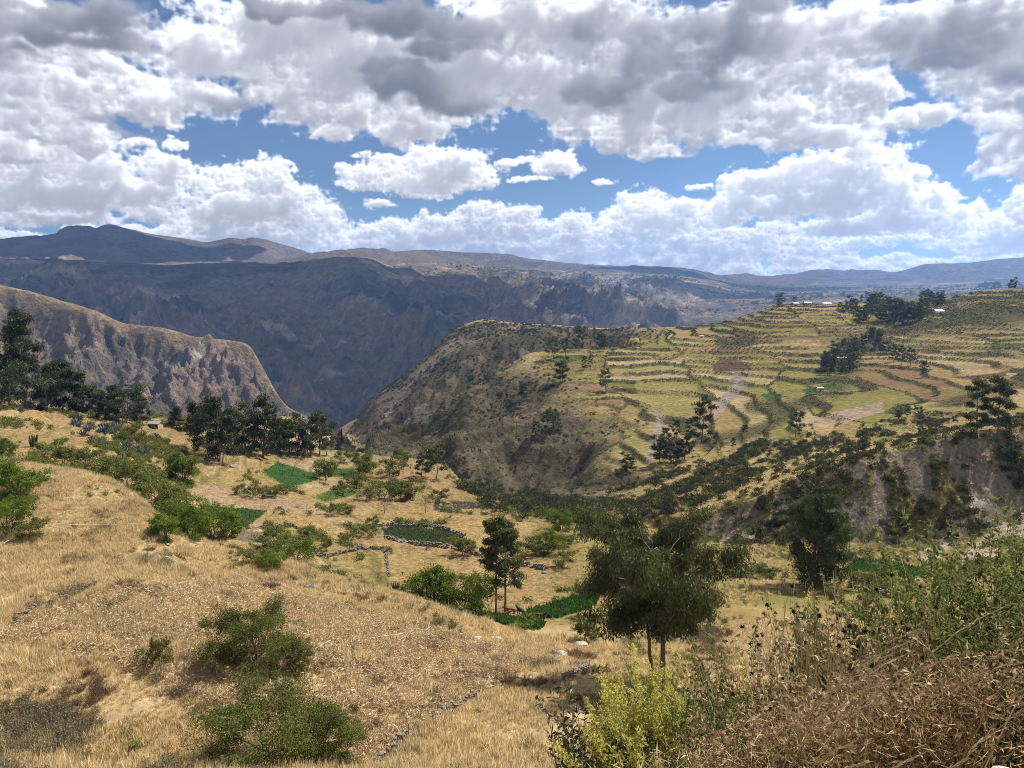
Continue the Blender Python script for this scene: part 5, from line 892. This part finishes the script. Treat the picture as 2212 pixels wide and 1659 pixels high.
# ------------------------------------------------------------------ crops
def crop(name,pg,mat,label,n,h,seed):
    rg_=np.random.default_rng(seed); x=np.array([a[0] for a in pg]); y=np.array([a[1] for a in pg]); m=MB()
    w=poly(pg).astype(float)
    pts,_,_=pick(w,n)
    m.leaves(pts,unit(rg_.normal(size=(n,3))*.55+np.array([0,0,1.0])),h*rg_.uniform(.5,1.3,n),h*.42,rg_,np.clip(.45+.3*fbm(pts[:,0]/5,pts[:,1]/5,seed,3)+.25*np.sin((pts[:,0]*.5+pts[:,1]*.8)*3.1)+rg_.normal(size=n)*.18,0,1))
    o=put(name,m.mesh(name,mat)); tag(o,label,None,'crops in the valley',None); o['kind']='stuff'; return o
LAB={'a':'bright green diamond-shaped crop plot above the curved hedge','b':'green crop plot right of the diamond-shaped one','c':'green crop plot below the two upper ones','d':'thin green crop strip left of the ravine trees','e':'dark green crop wedge below the tan field','f':'grey-green oval crop enclosed by stone walls','g':'bright green crop by the tall eucalyptus pair','h':'thin green crop strip behind the dry crest','i':'bright green crop right of the dense dark tree','j':'grey-green crop below the bright green one at the right'}
for kx,(nm,pg,c,kd) in enumerate(FIELDS): crop('crop_field',pg,'crop_green' if kd==1 else 'crop_grey',LAB[nm],5200,.75 if kd==1 else .65,400+kx)
# ------------------------------------------------------------------ agave and cactus
def agave(seed):
    rg_=np.random.default_rng(seed); m=MB(); n=34; a=np.arange(n)*2.39996; e=np.linspace(.15,1.35,n); d=np.stack([np.cos(a)*np.cos(e),np.sin(a)*np.cos(e),np.sin(e)],1); m.leaves(np.zeros((n,3)),d,1.5*rg_.uniform(.8,1.1,n),.22,rg_,rg_.uniform(0,1,n),bend=.08); return m
AG=[agave(500+i).mesh(f'agave{i}','agave_leaf') for i in range(2)]
k=0
for (x0,y0,n,sx,sy) in ((60,885,5,50,8),(150,915,6,40,12),(215,935,9,60,16),(240,925,6,40,10),(215,962,7,46,12),(292,978,8,40,12),(330,945,4,40,8)):
    for i in range(n):
        x=x0+rr_.uniform(-sx,sx)*.6; y=y0+rr_.uniform(-sy,sy)*.7; p=spot(x,y,160); s=rr_.uniform(1.2,2.1)
        o=put('agave',AG[k%2]); o.location=p; o.scale=(s,s,s); o.rotation_euler=(0,0,rr_.uniform(0,6)); k+=1
        where={60:'under the tall trees at the left edge',150:'below the dark oval tree',215:'in the large blue-grey patch left of the footpath',240:'in the large blue-grey patch left of the footpath',292:'in the patch right of the footpath',330:'just below the shed'}[x0]
        if (x0,y0)==(215,962): where='in the lower patch left of the footpath'
        tag(o,'blue-grey agave rosette '+where,'agave','agave '+where)
def cactus(seed,n,h):
    rg_=np.random.default_rng(seed); m=MB()
    for i in range(n):
        a=rg_.uniform(0,6.28); r=rg_.uniform(.1,1)*h*.22; b=np.array([math.cos(a)*r,math.sin(a)*r,-.1]); hh=h*rg_.uniform(.5,1); u=np.linspace(0,1,6)
        m.tube(b+np.stack([u*math.cos(a)*.12*h,u*math.sin(a)*.12*h,u*hh],1),np.array([.8,1,1,1,.9,.35])*h*.035,7,rg_.uniform(0,1))
    return m
for i,(x,y,hp,D,lab) in enumerate(((74,965,34,None,'columnar cactus cluster left of the agave patch'),(728,1262,50,146,'columnar cactus at the foot of the dry crest, left one'),(760,1268,44,142,'columnar cactus behind the dry crest, left of the bare patch'),(848,1285,64,132,'tall cactus cluster left of the yellow-green pepper tree'),(880,1292,58,130,'second cactus cluster left of the yellow-green pepper tree'),(912,1305,62,126,'dense cactus thicket under the yellow-green pepper tree'),(950,1306,60,124,'grey-green cactus thicket between the two pepper trees'),(900,1298,52,128,'low cactus clump left of the dense thicket'))):
    p=spot(x,y,160,D); H=hp*p[1]/FPX; o=put('cactus',cactus(520+i,16,H).mesh('cactus','cactus_skin',True)); o.location=p; tag(o,lab,'cactus')
# ------------------------------------------------------------------ stones, walls, fence, hoses
def stone_v(rg_,n,size):
    """n angular stones (8 corner points, 6 faces) around the origin"""
    c=np.array([[-1,-1,-1],[1,-1,-1],[1,1,-1],[-1,1,-1],[-1,-1,1],[1,-1,1],[1,1,1],[-1,1,1]],float)*.5
    v=c[None]*size[:,None,:]*(1+rg_.uniform(-.28,.28,(n,8,3))); a=rg_.uniform(0,6.28,n); ca,sa=np.cos(a),np.sin(a)
    return np.stack([v[...,0]*ca[:,None]-v[...,1]*sa[:,None],v[...,0]*sa[:,None]+v[...,1]*ca[:,None],v[...,2]],-1)
CUBEF=np.array([[0,3,2,1],[4,5,6,7],[0,1,5,4],[1,2,6,5],[2,3,7,6],[3,0,4,7]])
def stone_wall(pts,label,hgt=.8,thick=.5,st=.34,seed=0,dmin=45,dens=1.0):
    rg_=np.random.default_rng(seed); W=[spot(x,y,dmin) for x,y in pts]; m=MB(); root=thing('stone_wall',label,'stone wall',tuple(W[0])); root['kind']='thing'
    for a,b in zip(W[:-1],W[1:]):
        L=np.hypot(*(b-a)[:2]); st_=st*.8; n=int(L*hgt*thick/(st_**3)*0.85*dens)+4; u=rg_.random(n); k=rg_.random(n)**1.4; nrm=np.array([-(b-a)[1],(b-a)[0],0])/max(L,.01)
        p=a+(b-a)*u[:,None]+nrm*(rg_.uniform(-.5,.5,n)*thick*(1.25-.5*k))[:,None]; top=hgt*(.65+.5*vnoise(u*L/1.7,u*0+seed,7)); p[:,2]=ground(p[:,0],p[:,1])+k*top
        v=stone_v(rg_,n,st_*rg_.uniform(.55,1.25,(n,3))*np.array([1.2,1,.75]))+p[:,None,:]-W[0]; f=(np.arange(n)*8)[:,None,None]+CUBEF[None]; m.add(v.reshape(-1,3),f.reshape(-1,4))
    o=put('stones',m.mesh('stones','stone'),root); o['kind']='stuff'; return root
stone_wall([(-40,1340),(0,1335),(40,1331),(88,1311),(160,1287),(220,1259),(280,1247),(332,1237)],'long low dry-stone wall on the left of the near dry field',.5,.5,.34,1,dens=.8)
stone_wall([(656,1272),(684,1267),(712,1262)],'short pale stone heap near the dry crest',.5,.6,.32,2)
stone_wall([(812,1652),(840,1631),(880,1591),(904,1575),(944,1547),(984,1531),(1032,1503)],'broken stone wall beside the fence at the bottom of the dry field',.55,.55,.30,3,dens=.8)
stone_wall([(672,1203),(752,1193),(828,1187)],'dark stone wall across the stubble left of the oval crop',1.0,.7,.5,4,150)
stone_wall([(830,1187),(836,1215),(840,1245)],'thin stone wall running down from the wall junction',.6,.5,.4,5,150,.6)
stone_wall([(806,1139),(844,1135),(904,1136),(968,1148),(1004,1158)],'stone wall along the upper side of the oval crop',1.1,.8,.55,6,150)
stone_wall([(832,1162),(904,1178),(976,1185),(1064,1209),(1124,1221),(1182,1232)],'long stone wall along the lower side of the oval crop',1.1,.8,.55,7,150)
stone_wall([(516,1144),(570,1141),(632,1136),(660,1150),(676,1163)],'stone wall above the small grey patch',.8,.6,.5,8,150)
stone_wall([(1835,1268),(1895,1280),(1955,1300)],'dark stone wall below the grey crop at the right',1.0,.7,.45,9,110)
stone_wall([(1218,1472),(1246,1458),(1274,1443)],'small stone pile by the footpath left of the large eucalyptus',.7,.8,.34,10)
def boulder(name,px,py,wpx,label,mat='pale_rock',flat=.5,seed=0,D=None,dmin=45):
    p=spot(px,py,dmin,D); w=.72*wpx*p[1]/FPX; rg_=np.random.default_rng(seed); nu,nv=18,11; th=np.arange(nu)*2*np.pi/nu; ph=np.linspace(.05,np.pi-.05,nv); P,T=np.meshgrid(ph,th,indexing='ij')
    d=np.stack([np.sin(P)*np.cos(T),np.sin(P)*np.sin(T),np.cos(P)],-1); r=1+.30*fbm(d[...,0]*1.6+seed*3+20,d[...,1]*1.6+d[...,2]*1.3+20,seed,4); r=np.round(r*7)/7*.5+r*.5
    v=(d*r[...,None]*np.array([w*.5,w*.42,w*.5*flat])).reshape(-1,3); i=np.arange(nv-1)[:,None]*nu+np.arange(nu); j=np.arange(nv-1)[:,None]*nu+(np.arange(nu)+1)%nu
    m=MB(); m.add(v,np.stack([i,i+nu,j+nu,j],-1).reshape(-1,4)); o=put(name,m.mesh(name,mat)); o.location=(p[0],p[1],p[2]+w*flat*.12); o.rotation_euler=(0,0,seed*1.3); tag(o,label,'rock'); return o
for i,(x,y,w,l,f) in enumerate(((1031,1383,38,'grey boulder on the dry crest, leftmost of three',.5),(1077,1383,30,'pale boulder on the dry crest, middle of three',.6),(1107,1400,32,'grey boulder on the dry crest, right of three',.5),(1213,1415,56,'flat white rock slab on the slope right of the boulders',.28),(1255,1394,44,'reddish pale rock left of the large eucalyptus',.4),(1196,1306,18,'white stone at the corner of the bright green crop',.6),(1290,1172,10,'lone grey stone in the valley by the bright pepper trees',.7),(1176,1238,20,'pale stones heap at the end of the long crop wall',.6))): boulder('boulder',x,y,w,l,'pale_rock' if i!=7 else 'stone',f,i+1,dmin=45 if i<5 else 110)
def near_post(m,p,h,r=.05):
    m.tube([p-[0,0,.2],p+[.01,.02,h*.5],p+[.04,0,h]],[r,r*.9,r*.8],6)
FP=[(835,1645),(858,1622),(882,1600),(908,1572),(945,1553),(984,1528),(1016,1514),(1066,1492),(1092,1480),(1238,1468),(1272,1450)]
fr0=spot(*FP[0]); fence=thing('wire_fence','thin wooden posts with wire along the broken stone wall','fence',tuple(fr0)); tops=[]
for x,y in FP:
    p=spot(x,y)-fr0; m=MB(); hgt=1.15+.2*math.sin(x); near_post(m,p,hgt); put('post',m.mesh('post','wood',True),fence); tops.append(p+np.array([.03,0,hgt*.9]))
for a,b in zip(tops[:-1],tops[1:]):
    m=MB(); u=np.linspace(0,1,7); w=a+(b-a)*u[:,None]; w[:,2]-=.12*np.sin(np.pi*u); m.tube(w,.006,4); put('wire',m.mesh('wire','wood'),fence)
def hose(pts,label,r=.035,lift=.55,mat='hose_plastic'):
    W=np.array([spot(x,y) for x,y in pts]); n=24; u=np.linspace(0,len(W)-1,n); q=np.stack([np.interp(u,np.arange(len(W)),W[:,k]) for k in range(3)],1); q[:,2]=ground(q[:,0],q[:,1])+lift+.15*np.sin(u*3); q[:,0]+=.25*np.sin(u*2.3)
    o0=q[0].copy(); m=MB(); m.tube(q-o0,r,5); o=put('irrigation_hose',m.mesh('irrigation_hose',mat,True)); o.location=o0; tag(o,label,'hose')
hose([(124,1146),(220,1142),(320,1137)],'pale hose stretched across the dry hill at the left',.03); hose([(8,1182),(40,1166),(68,1152)],'short pale hose at the left edge below the green bush',.03)
hose([(345,1212),(368,1216),(400,1224),(434,1245)],'thin white hose at the upper edge of the dry field',.03); hose([(500,1243),(540,1263),(580,1265),(616,1276)],'bent white hose on the dry crest left of the stone heap',.035); hose([(464,1263),(500,1273)],'short white hose left of the bent one',.035)
hose([(640,1433),(664,1417),(690,1410),(712,1395)],'curved white hose right of the cornfield tree',.03); hose([(780,1396),(850,1382),(935,1361)],'long straight white hose on the dry slope',.03)
# ------------------------------------------------------------------ houses
def prism(m,w,d,h0,h1,ov):
    # gable roof of real thickness
    t=.12; y0,y1=-d/2-ov,d/2+ov; x=w/2+ov
    for s in (-1,1):
        v=[(-x,s*(d/2+ov),h0-.1),(x,s*(d/2+ov),h0-.1),(x,0,h1),(-x,0,h1)]; v+= [(a,b,c+t) for a,b,c in v]; m.add(v,CUBEF)
def boxm(m,lo,hi):
    x0,y0,z0=lo; x1,y1,z1=hi; m.add([(x0,y0,z0),(x1,y0,z0),(x1,y1,z0),(x0,y1,z0),(x0,y0,z1),(x1,y0,z1),(x1,y1,z1),(x0,y1,z1)],CUBEF)
def house(px,py,w,label,wall='adobe',D=None,rz=0.1,dmin=160,name='house'):
    p=spot(px,py,dmin,D); w*=.8; d=w*.6; h=2.4; root=thing(name,label,'house',(p[0],p[1],p[2]-.2),rz)
    m=MB(); boxm(m,(-w/2,-d/2,-1.5),(w/2,d/2,h)); m.add([(-w/2+.01,-d/2,h),(-w/2+.01,d/2,h),(-w/2+.01,0,h+d*.22),(-w/2+.3,0,h+d*.22),(w/2-.01,-d/2,h),(w/2-.01,d/2,h),(w/2-.01,0,h+d*.22),(w/2-.3,0,h+d*.22)],[[0,1,2,3],[5,4,6,7]]); put('wall',m.mesh('wall',wall),root)
    m=MB(); prism(m,w,d,h,h+d*.25,.4); put('roof',m.mesh('roof','tin_roof'),root)
    m=MB(); boxm(m,(-.5,-d/2-.04,0.2),(.5,-d/2-.003,2.2)); put('door',m.mesh('door','wood'),root)
    for s in (-1,1):
        m=MB(); boxm(m,(s*w*.3-.5,-d/2-.04,1.0),(s*w*.3+.5,-d/2-.003,1.9)); put('window',m.mesh('window','dark_opening'),root)
    return root
house(1719,659,9,'small white-roofed house, leftmost on the hilltop'); house(1744,658,12,'brown-walled house in the middle of the hilltop houses'); house(1785,659,14,'long white-roofed house on the hilltop, right of the brown-walled one','white_wall'); house(2027,676,13,'white-roofed hut below the trees on the right hilltop','white_wall')
house(1808,778,6,'tiny white-roofed house in the wooded gully, left one','white_wall'); house(1822,778,6,'tiny white-roofed house in the wooded gully, right one','white_wall'); house(1515,730,5,'tiny white hut among the upper left terraces','white_wall'); house(1771,844,5,'tiny white hut in the green terrace plot','white_wall')
house(336,925,6.5,'tin-roofed shed behind the agave patches at the left',D=None,rz=-.25,name='shed')
# ------------------------------------------------------------------ cattle
def cow_mesh(name,mat,lying=False):
    V=[];E=[];R=[]
    def v(p,r,par=None):
        V.append(p); R.append(r); 
        if par is not None: E.append((par,len(V)-1))
        return len(V)-1
    z=.62 if lying else 1.05
    a=v((0,0,z),(.30,.36)); b=v((-.45,0,z+.02),(.31,.37),a); c=v((-.8,0,z+.03),(.24,.28),b); d=v((.45,0,z+.0),(.28,.36),a); e=v((.75,0,z+.08),(.22,.30),d)
    n1=v((1.02,0,z+.22),(.14,.19),e); hd=v((1.22,0,z+.36),(.12,.14),n1); mz=v((1.5,0,z+.18),(.08,.09),hd)
    for s in (-1,1): v((1.18,s*.22,z+.42),(.03,.04),hd); h1=v((1.24,s*.12,z+.5),(.03,.03),hd); v((1.3,s*.2,z+.66),(.012,.012),h1)
    tl=v((-.98,0,z+.1),(.04,.04),c); t2=v((-1.06,0,z-.25),(.03,.03),tl); v((-1.05,0,z-.6 if not lying else z-.5),(.045,.045),t2)
    for s in (-1,1):
        if lying:
            k=v((.72,s*.22,.22),(.10,.12),e); v((1.05,s*.26,.09),(.06,.06),k); k=v((-.72,s*.26,.28),(.14,.16),c); v((-.35,s*.40,.10),(.07,.07),k)
        else:
            k=v((.70,s*.17,.62),(.095,.11),e); k=v((.73,s*.17,.38),(.06,.065),k); v((.72,s*.17,.03),(.055,.06),k)
            k=v((-.76,s*.18,.68),(.12,.15),c); k=v((-.86,s*.18,.40),(.06,.07),k); v((-.80,s*.18,.03),(.055,.06),k)
    me=bpy.data.meshes.new(name); me.from_pydata(V,E,[]); o=bpy.data.objects.new(name,me); COL.objects.link(o)
    md=o.modifiers.new('skin','SKIN'); sv=me.skin_vertices[0].data
    for i,r in enumerate(R): sv[i].radius=r
    sv[0].use_root=True; o.modifiers.new('sub','SUBSURF').render_levels=1
    me.materials.append(MATS[mat])
    for q in me.polygons: q.use_smooth=True
    return o
for x,y,mat,ly,rz,lab in ((1086,1334,'brown_hide',True,.2,'brown cow lying by the tall eucalyptus pair'),(1126,1332,'black_hide',False,2.2,'black cow standing right of the lying brown cow'),(1164,1342,'black_hide',False,.1,'dark cow nearest the fence, right of the others'),(1103,1324,'brown_hide',True,2.9,'dark brown animal lying behind the lying brown cow')):
    o=cow_mesh('cow',mat,ly); p=spot(x,y,112); o.location=(p[0],p[1],p[2]); o.rotation_euler=(0,0,rz); tag(o,lab,'cow')
# ------------------------------------------------------------------ the thicket beside the camera
solid_mat('pink_stone',(.36,.28,.24),(.50,.41,.36),9.0); leaf_mat('dead_leaf',(.17,.105,.058),(.47,.345,.20),.3); leaf_mat('dry_stem',(.24,.17,.09),(.60,.48,.29),.1); leaf_mat('red_litter',(.17,.095,.045),(.44,.31,.17),.3)
leaf_mat('yellow_bloom',(.27,.27,.045),(.56,.52,.15),.45); leaf_mat('shrub_green',(.048,.070,.018),(.165,.195,.058),.4); leaf_mat('dull_green',(0.049,0.061,0.021),(0.156,0.172,0.070),.35,gloss=.0); leaf_mat('dark_gloss',(0.016,0.026,0.010),(0.061,0.082,0.029),.25,gloss=.04); leaf_mat('seed_head',(0.021,0.015,0.011),(0.057,0.041,0.029),.0)
def stems(rg_,n,h,base_r,out,pts=9,curl=.3):
    a=rg_.uniform(0,6.283,n); r=np.sqrt(rg_.random(n))*base_r; u=np.linspace(0,1,pts)[None,:,None]
    b=np.stack([np.cos(a)*r,np.sin(a)*r,-.1+0*r],1)[:,None,:]; d=np.stack([np.cos(a),np.sin(a),0*a],1)[:,None,:]
    hh=(h*rg_.uniform(.55,1.05,n))[:,None,None]; o=(out*rg_.uniform(.2,1.1,n))[:,None,None]
    P=b+d*o*(u**1.5)+np.array([0,0,1.0])*hh*(u-curl*.25*u**3)
    P=P+np.cumsum(rg_.normal(size=(n,pts,3))*h*.012,1); return P
def along(rg_,P,n,u0,u1,jit=0.0):
    k=rg_.integers(0,len(P),n); u=rg_.uniform(u0,u1,n)*(P.shape[1]-1.001); i=u.astype(int); f=(u-i)[:,None]; p=P[k,i]*(1-f)+P[k,i+1]*f; d=unit(P[k,i+1]-P[k,i]); return p+rg_.normal(size=(n,3))*jit,d,u/(P.shape[1]-1)
def near_root(name,label,cat,px,D,group=None,dz=0.0):
    x=(px-CX)/FPX*D*1.03; return thing(name,label,cat,(x,D,float(ground(x,D))+dz),0,1,group)
def leafy(root,seed,n,h,base_r,out,nl,ll,lw,lm,sm='dry_stem',r0=.005,u0=.2,droop=0.0,jit=.012,bend=.08):
    rg_=np.random.default_rng(seed); P=stems(rg_,n,h,base_r,out); m=MB(); R=np.linspace(1,.3,P.shape[1])[None,:]*r0; m.tubes(P,np.repeat(R,n,0),4,rg_.random(n)); st_o=put('stems',m.mesh('stems',sm),root)
    p,d,u=along(rg_,P,nl,u0,1,jit); ax=unit(d*.5+rg_.normal(size=(nl,3))*.8-np.array([0,0,droop])); m=MB(); m.leaves(p,ax,ll*rg_.uniform(.5,1.3,nl),lw*rg_.uniform(.7,1.3,nl),rg_,np.clip(.35+.3*u+rg_.normal(size=nl)*.22,0,1),bend=bend); put('leaves',m.mesh('leaves',lm),root); return rg_,P,st_o
def plumes(root,seed,n,h,base_r,out,per,mat='yellow_bloom'):
    rg_=np.random.default_rng(seed); P=stems(rg_,n,h,base_r,out); m=MB(); R=np.linspace(1,.35,P.shape[1])[None,:]*.005; m.tubes(P,np.repeat(R,n,0),4,.4); put('stems',m.mesh('stems','dry_stem'),root)
    N_=n*per; k=np.repeat(np.arange(n),per); u=rg_.uniform(.30,1,N_); q=u*(P.shape[1]-1.001); i=q.astype(int); f=(q-i)[:,None]; p=P[k,i]*(1-f)+P[k,i+1]*f
    rad=.075*np.clip((1.04-u)*2.0,.12,1)*(h/1.3); b_=rg_.integers(0,9,N_); an=b_*2.4+k; p=p+np.stack([np.cos(an),np.sin(an),0*an+.8],1)*(rad*rg_.random(N_)**.6)[:,None]+rg_.normal(size=(N_,3))*.010
    green=u<.55
    for nm,mt,sel in (('flowers',mat,~green),('leaves','shrub_green',green)):
        s_=sel; c=int(s_.sum()); m=MB(); m.leaves(p[s_],unit(rg_.normal(size=(c,3))+np.array([0,0,.9])),.026*rg_.uniform(.6,1.5,c)*(1 if nm=='flowers' else 1.6),.013*(1 if nm=='flowers' else 1.2),rg_,np.clip(.45+.4*(u[s_]-.6)+rg_.normal(size=c)*.25,0,1)); put(nm,m.mesh(nm,mt),root)
plumes(near_root('flowering_shrub','bright yellow-green plumed shrub left of the dry thicket','shrub',1412,6.0),601,60,1.24,.20,.36,320)
plumes(near_root('flowering_shrub','lower right half of the yellow-green plumed shrub by the dry stalks','shrub',1515,5.6),602,40,1.00,.22,.42,230)
plumes(near_root('flowering_shrub','low yellow-green shrub at the bottom edge left of the dry thicket','shrub',1380,4.9),603,26,.95,.2,.3,220)
plumes(near_root('flowering_shrub','thin yellow flower spire standing out of the right thicket','shrub',1995,5.2),604,5,1.55,.10,.15,170); plumes(near_root('flowering_shrub','pale yellow spires in the middle of the dry thicket','shrub',1800,5.4),605,6,1.45,.15,.2,150); plumes(near_root('flowering_shrub','short yellow spires at the upper left of the dry thicket','shrub',1690,5.6),606,7,1.25,.2,.25,140); plumes(near_root('flowering_shrub','yellow sprigs at the foot of the green shrub on the right','shrub',2060,4.7),607,6,1.2,.2,.25,140)
leafy(near_root('dark_shrub','dark glossy-leaved shrub left of the yellow-green one','shrub',1268,5.8),611,26,1.28,.16,.22,1500,.058,.020,'dark_gloss','dry_stem',.006)
leafy(near_root('green_shrub','bright green small-leaved shrub at the right edge','shrub',2165,4.4),612,80,1.46,.32,.55,13000,.044,.019,'shrub_green','dry_stem',.004); leafy(near_root('green_shrub','green shrub left of the bright one at the right edge','shrub',2050,4.9),613,60,1.26,.30,.5,7500,.042,.017,'dull_green','dry_stem',.004); leafy(near_root('green_shrub','bushy green shrub cut by the right edge of the picture','shrub',2330,4.2),614,70,1.5,.3,.5,9000,.044,.018,'shrub_green','dry_stem',.004)
leafy(near_root('green_shrub','dull green leafy stems behind the dead flower stalks','shrub',1880,5.0),615,56,1.22,.32,.5,5200,.042,.016,'dull_green','dry_stem',.004); leafy(near_root('green_shrub','dull green undergrowth at the left of the dead flower stalks','shrub',1660,5.2),616,50,1.02,.32,.45,4600,.042,.016,'dull_green','dry_stem',.004); leafy(near_root('green_shrub','dark leafy growth under the yellow-green plumes','shrub',1440,5.1),617,36,.85,.3,.4,2400,.045,.014,'dull_green','dry_stem',.004)
rw=np.random.default_rng(620)
WEEDS=[(1585,4.9,1.20),(1630,4.6,1.05),(1665,5.0,1.30),(1700,4.4,1.15),(1735,4.8,1.42),(1760,5.2,1.52),(1785,4.3,1.20),(1805,4.9,1.50),(1830,4.5,1.25),(1860,4.8,1.40),(1900,4.4,1.25),(1930,4.9,1.38),(1960,4.2,1.15),(2000,4.6,1.30),(2040,4.1,1.15),(2090,4.0,1.10),(2130,4.3,1.2),(1610,4.2,.9),(1690,3.9,.95),(1770,3.8,.98),(1850,3.8,1.0),(1930,3.7,.95),(2020,3.6,.9),(1560,4.5,.85),(2035,5.3,1.72),(1650,5.6,1.35),(1720,5.5,1.45),(1875,5.4,1.5),(2180,3.8,1.05),(1745,4.1,1.12)]
for i,(x,D,hgt) in enumerate(WEEDS):
    root=near_root('dead_weed','dead brown flower stalk with curled leaves in the dry thicket at the lower right' if i!=24 else 'tallest dead stalk, standing above the thicket at the right','weed',x,D,'dead stalks in the dry thicket' if i!=24 else None)
    rg_,P,st_o=leafy(root,630+i,10,hgt*1.04,.10,.30,46,.080,.022,'dead_leaf','dry_stem',.0045,.25,.75,.012,.22)
    tipn=4
    for k in range(tipn):
        c=P[k,-1]; nn=14; m=MB(); d=unit(rg_.normal(size=(nn*3,3))); m.leaves(np.repeat(c[None],nn*3,0)-d*.004,d+np.array([0,0,.25]),rg_.uniform(.016,.026,nn*3),.008,rg_,rg_.random(nn*3)); put('seed_head',m.mesh('seed_head','seed_head' if k%2 else 'dead_leaf'),st_o)
def tangle(name,label,n,xr,yr,hr,ll,lw,mat,seed,up=.2,bend=.1):
    rg_=np.random.default_rng(seed); px=rg_.uniform(*xr,n); y=rg_.uniform(*yr,n); x=(px-CX)/FPX*y*1.03; env=.45+.75*vnoise(x*2.3+5,y*2.3,seed); z=ground(x,y)+rg_.random(n)**.8*(hr[0]+(hr[1]-hr[0])*(px-xr[0])/(xr[1]-xr[0]))*env
    m=MB(); m.leaves(np.stack([x,y,z],1),unit(rg_.normal(size=(n,3))*np.array([1,1,.7])+np.array([0,0,up])),ll*rg_.uniform(.4,1.5,n),lw*rg_.uniform(.6,1.4,n),rg_,np.clip(rg_.random(n),0,1),bend=bend); o=put(name,m.mesh(name,mat)); tag(o,label,None,None,'stuff'); return o
tangle('dry_litter','reddish brown dead leaves and straw heaped in the thicket',12000,(1640,2140),(3.3,4.6),(.45,.7),.05,.0085,'red_litter',651)
tangle('green_undergrowth','dull green leaves between the dead stalks of the thicket',9000,(1480,2300),(3.4,5.6),(.55,.95),.045,.013,'dull_green',654,.4)
tangle('dead_leaf_litter','grey-brown withered leaves through the thicket',15000,(1500,2300),(3.2,5.6),(.5,.95),.045,.012,'dead_leaf',652,.1,.2)
tangle('undergrowth','short straw and stems under the thicket',4500,(1180,2400),(3.0,6.4),(.4,.7),.09,.0045,'straw',653,.8)
# pale grass stalks bending across the front
rg_=np.random.default_rng(660); n=110; m=MB(); px=rg_.uniform(1540,2330,n); y=rg_.uniform(2.7,4.9,n); x=(px-CX)/FPX*y*1.03; u=np.linspace(0,1,10)[None,:,None]; az=rg_.uniform(-2.6,.5,n); L=rg_.uniform(.6,1.35,n)
b=np.stack([x,y,ground(x,y)],1)[:,None,:]; d=np.stack([np.cos(az),np.sin(az)*.5,0*az],1)[:,None,:]; P=b+d*(L[:,None,None]*.5)*u**1.6+np.array([0,0,1.])*L[:,None,None]*(u-.25*u**2.6); P+=np.cumsum(rg_.normal(size=P.shape)*.006,1)
m.tubes(P,np.repeat(np.linspace(1,.4,10)[None,:]*.0030,n,0)*rg_.uniform(.6,1.3,(n,1)),4,rg_.uniform(.0,.9,n)); k=rg_.integers(0,n,9000); q=rg_.uniform(5.6,8.99,9000); i=q.astype(int); f=(q-i)[:,None]; p=P[k,i]*(1-f)+P[k,i+1]*f; m.leaves(p,unit((P[k,i+1]-P[k,i])*60+rg_.normal(size=(9000,3))*.45),.035*rg_.uniform(.5,1.3,9000),.006,rg_,rg_.uniform(.4,1,9000))
o=put('grass_stalks',m.mesh('grass_stalks','dry_stem')); tag(o,'pale dry grass stalks bending across the front of the thicket',None,None,'stuff')
x_=(2205-CX)/FPX*2.55; b_=boulder('stone_block',2205,1659,100,'pale pinkish stone block in the bottom right corner','pale_rock',.8,21,D=2.55); b_.location=(x_+.06,2.55,-1.70); b_.data.polygons.foreach_set('use_smooth',[True]*len(b_.data.polygons)); b_.data.materials[0]=MATS['pink_stone']
